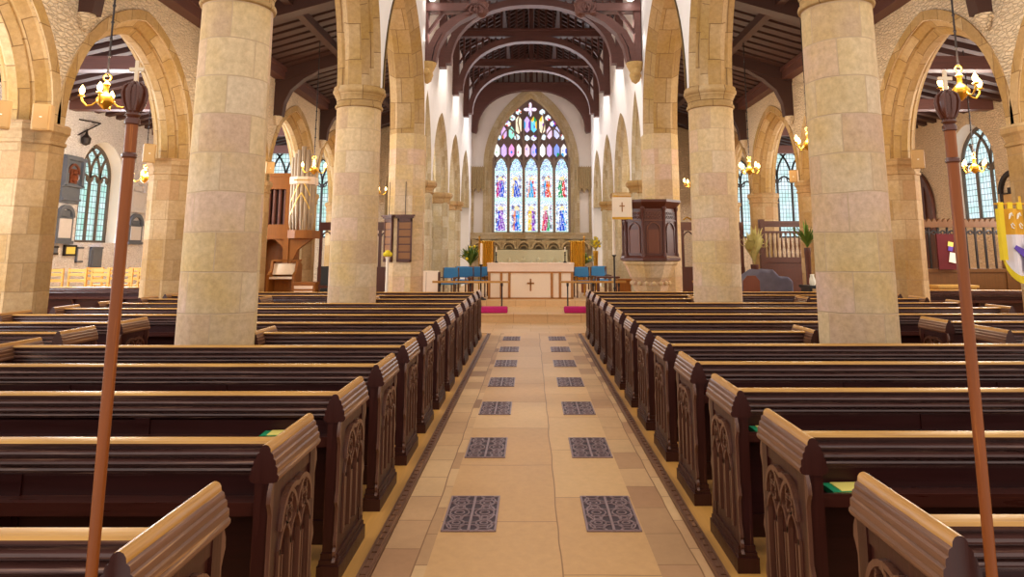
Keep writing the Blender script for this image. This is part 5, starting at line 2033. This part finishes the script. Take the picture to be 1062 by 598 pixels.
# notice and red panel on the screen
xa, za = at(985, 262, SY-.1)
t = thing('hanging_notice_board', 'dark red notice board fixed to the oak screen', 'notice board', (xa, SY-.11, 1.2))
mb = MB()
mb.box(-.28, .12, -.02, .02, .06, .85)
mb.build('panel', m_plain('deep red felt', srgb(90, 14, 22), .9), t)
for (x, z, w, hh, mt) in ((-.1+.25, .62, .12, .1, 'yellowpaper'), (-.0+.14, .52, .1, .1, 'purple'), (.18, .32, .16, .22, 'paper')):
    mb = MB()
    mb.obox((x-.14, -.03, z), (w, .01, hh), ry=.2)
    mb.build('pinned_paper', M[mt], t)
xa = at(985, 300, 15.6)[0]
mb = MB()
mb.box(-.4, .4, -.18, .18, 0, .9)
mb.box(-.44, .44, -.22, .22, .9, .95)
o = mb.build('oak_chest', M['pine'])
o.location = (at(988, 300, 15.3)[0]+.1, 15.45, -.012)
tag(o, 'honey coloured oak chest standing before the oak screen', 'chest')

# banner
BY = 8.62
bx0, bz1 = at(1034, 213, BY)
t = thing('processional_banner', 'yellow and gold processional banner with tabs and a purple figure, hanging in the right aisle', 'banner', (bx0, BY, 0), .0)
W = .66
mb = MB()
n = 20
pts = [(W*k/n, .03*math.sin(k*.9)) for k in range(n+1)]


def band(z0f, z1f, mt, nm):
    m_ = MB()
    for k in range(n):
        (xa, ya), (xb, yb) = pts[k], pts[k+1]
        za0, zb0 = z0f(xa), z0f(xb)
        za1, zb1 = z1f(xa), z1f(xb)
        v = [(xa, ya-.006, za0), (xb, yb-.006, zb0), (xb, yb-.006, zb1), (xa, ya-.006, za1), (xa, ya+.006, za0), (xb, yb+.006, zb0), (xb, yb+.006, zb1), (xa, ya+.006, za1)]
        m_.add(v, [(0, 1, 2, 3), (7, 6, 5, 4), (0, 4, 5, 1), (3, 2, 6, 7), (0, 3, 7, 4), (1, 5, 6, 2)])
    m_.build(nm, M[mt], t, smooth=50)


zt = bz1
bot = lambda x: 1.27+.34*max(0, 1-min(x, W-x)/.2)**2
band(lambda x: 1.86, lambda x: zt-.04, 'banner_gold', 'gold_field')
band(lambda x: bot(x)+.09, lambda x: 1.86, 'banner_white', 'pale_field')
band(bot, lambda x: bot(x)+.09, 'yellow', 'yellow_border')
mb = MB()
for k in range(6):
    mb.box(.01+k*.115, .07+k*.115, -.012, .012, zt-.05, zt+.04)
for x in (-.01, W-.05):
    mb.box(x, x+.06, -.036, .03, 1.55, zt-.04)
mb.build('tabs', M['yellow'], t)
mb = MB()
mb.prism([(.24, 1.42), (.42, 1.40), (.40, 1.56), (.52, 1.70), (.48, 1.74), (.37, 1.66), (.29, 1.66), (.16, 1.73), (.13, 1.69), (.26, 1.56)], 'y', -.045, -.036)
mb.ball((.33, -.04, 1.72), .045, 10, 0, (1, .3, 1))
mb.build('figure', M['purple'], t)
mb = MB()
for k in range(4):
    xs = .13+.1*k
    mb.tube([(xs+.025*math.cos(q), -.042, zt-.13+.04*math.sin(q*1.7)) for q in range(6)], .007, 5)
    mb.tube([(xs+.02+.025*math.cos(q+1), -.042, zt-.25+.035*math.sin(q*1.3)) for q in range(5)], .007, 5)
mb.build('embroidery', M['paper'], t)
mb = MB()
mb.tube([(-.04, 0, zt+.02), (W+.04, 0, zt+.02)], .012, 8)
mb.tube([(W/2, .06, 0), (W/2, .06, zt+.12)], .015, 8)
mb.lathe([(.14, 0), (.13, .02), (.02, .05)], (W/2, .06, 0), n=12)
mb.build('pole', M['brass'], t, smooth=40)

# balustrade in the right arch
BY = 20.6
xa, zt = at(789, 231, BY)
xb, _ = at(836, 231, BY)
zb = at(800, 270, BY)[1]
t = thing('balustrade', 'dark turned balustrade on a panelled gallery front in the right aisle', 'balustrade', ((xa+xb)/2, BY, 0))
h = (xb-xa)/2
mb = MB()
mb.box(-h, h, -.07, .07, zt-.12, zt)
mb.box(-h-.05, h, -.1, .1, zt-.02, zt+.05)
mb.box(-h, h, -.06, .06, zt-.3, zt-.24)
mb.box(-h, h, -.08, .08, zb-.05, zb+.1)
mb.box(-h, h, -.04, .04, 0, zb)
mb.box(-h-.06, -h+.08, -.09, .09, 0, zt+.1)
mb.build('frame', M['screen_dark'], t)
for k in range(9):
    mb = MB()
    x = -h+.2+(2*h-.3)*k/8
    mb.lathe([(.03, zb+.1), (.03, zb+.2), (.02, zb+.22), (.038, zb+.4), (.03, zb+.6), (.02, zb+.75), (.035, zt-.35), (.03, zt-.24)], (x, 0, 0), n=8)
    mb.build('baluster', M['screen'], t, smooth=40)
# covered keyboard and furniture under it
xa = at(800, 290, 18.6)[0]
t = thing('covered_piano', 'piano under a grey blue cover in front of the balustrade', 'piano', (6.15, 18.75, 0))
mb = MB()
prof = [(-.7, .0), (-.72, .84), (-.5, 1.0), (-.2, 1.2), (0, 1.16), (.1, 1.22), (.3, 1.0), (.5, 1.02), (.62, .9), (.62, 0)]
mb.prism(prof, 'y', -.5, .5)
o = mb.build('cover', M['grey_cover'], t)
bv = o.modifiers.new('soft', 'BEVEL'); bv.width = .06; bv.segments = 3
t = thing('red_chair', 'small dark red backed chair before the covered piano', 'chair', (5.35, 17.4, 0), PI)
mb = MB()
mb.box(-.2, .2, -.2, .2, .44, .5)
mb.build('seat', M['pulpit'], t)
mb = MB()
mb.prism([(-.2, .5), (.2, .5), (.2, .95), (.1, 1.08), (-.1, 1.08), (-.2, .95)], 'y', .18, .22)
mb.build('backrest', M['pulpit_panel'], t)
for x in (-.18, .18):
    for y in (-.18, .2):
        mb = MB()
        mb.box(x-.02, x+.02, y-.02, y+.02, 0, .46)
        mb.build('leg', M['pulpit'], t)
t = thing('black_table', 'low black table with a white jug behind the near right column', 'table', (7.0-.35, 16.6-.9, 0))
mb = MB()
mb.box(-.6, .6, -.3, .3, .86, .92)
mb.build('tabletop', M['black'], t)
for x in (-.55, .55):
    mb = MB()
    mb.box(x-.03, x+.03, -.25, .25, 0, .86)
    mb.build('leg', M['black'], t)
mb = MB()
mb.lathe([(.05, 0), (.07, .05), (.06, .14), (.04, .2), (.045, .24)], n=14)
o = mb.build('white_jug', M['paper'], smooth=40)
o.location = (6.2, 15.6, .92)
tag(o, 'small white jug on the black table behind the column', 'jug')

# dark screens at the ends of the inner aisles
for s, xm in ((-1, -4.1), (1, 5.0)):
    t = thing('parclose_screen', 'dark traceried oak screen closing the far end of the %s inner aisle' % SIDE[s], 'screen', (s*5.0, 21.5, 0))
    mb = MB()
    mb.box(-1.5, 1.5, -.05, .05, 0, 1.1)
    mb.box(-1.5, 1.5, -.06, .06, 1.1, 1.2)
    mb.box(-1.5, 1.5, -.08, .08, 2.3, 2.55)
    mb.build('frame', M['screen_dark'], t)
    for k in range(9):
        mb = MB()
        x = -1.45+2.9*k/8
        mb.box(x-.04, x+.04, -.04, .04, 1.2, 2.3)
        if k < 8:
            mb.bar(lambda s_, d, z: Vector((s_, d, z)), arch_pts(.17, .25, 0, 6, 2.02, x+.18), .04, -.02, .02)
        mb.build('mullion', M['screen_dark'], t)
mb = MB()
mb.lathe([(.09, 0), (.08, .03), (.02, .06), (.02, .7), (.05, .72)], n=10)
t = thing('candle_stand', 'white candle with yellow flower on a pale stand beside the left column', 'candle stand', (CX-2.98+.0, 14.3, 0))
mb = MB()
mb.lathe([(.14, 0), (.12, .03), (.03, .07), (.03, 1.5), (.05, 1.55)], n=12)
mb.build('stem', M['white_cloth'], t, smooth=40)
mb = MB()
mb.ball((0, 0, 1.62), .07, 10)
mb.ball((.05, 0, 1.6), .05, 8)
mb.ball((-.05, 0, 1.6), .05, 8)
mb.build('flower', M['yellow'], t, smooth=40)

# ------------------------------------------------------------------ light
w = bpy.data.worlds.new('daylight')
S.world = w
w.use_nodes = True
bg = w.node_tree.nodes['Background']
bg.inputs[0].default_value = (1.0, .945, .885, 1)
bg.inputs[1].default_value = 1.15


def area(loc, rot_to, size, size_y, e, color):
    ld = bpy.data.lights.new('window_daylight', 'AREA')
    ld.shape = 'RECTANGLE'
    ld.size, ld.size_y = size, size_y
    ld.energy = e
    ld.color = color
    lo = bpy.data.objects.new('window_daylight', ld)
    COL.objects.link(lo)
    lo.location = loc
    lo.rotation_euler = Vector(rot_to).to_track_quat('-Z', 'Y').to_euler()


for y in (7.2, 14.6, 19.35, 23.0):
    area((-11.9, y, 3.2), (1, 0, -.15), 1.6, 2.4, 330, (.84, .92, 1.0))
for y in (14.4, 18.83, 24.4):
    area((11.9, y, 3.6), (-1, 0, -.15), 1.6, 2.2, 220, (1.0, .95, .88))
# fill lamps added at the west end to brighten the outer aisles, no windows there
area((-9.6, 4.6, 3.2), (-.12, 1, .02), 3.2, 3.0, 380, (.80, .90, 1.0))
area((9.6, 4.6, 3.2), (.12, 1, .02), 3.2, 3.0, 160, (1.0, .94, .86))

area((0, EY-.1, 5.5), (0, -1, -.1), 3.0, 5.0, 120, (.97, .96, 1.0))

S.view_settings.view_transform = 'Standard'
S.view_settings.look = 'None'
S.view_settings.exposure = 0.18
S.view_settings.gamma = 1
S.view_settings.use_curve_mapping = False
S.cycles.use_denoising = True
S.cycles.max_bounces = 10
S.cycles.diffuse_bounces = 6
S.cycles.sample_clamp_indirect = 8
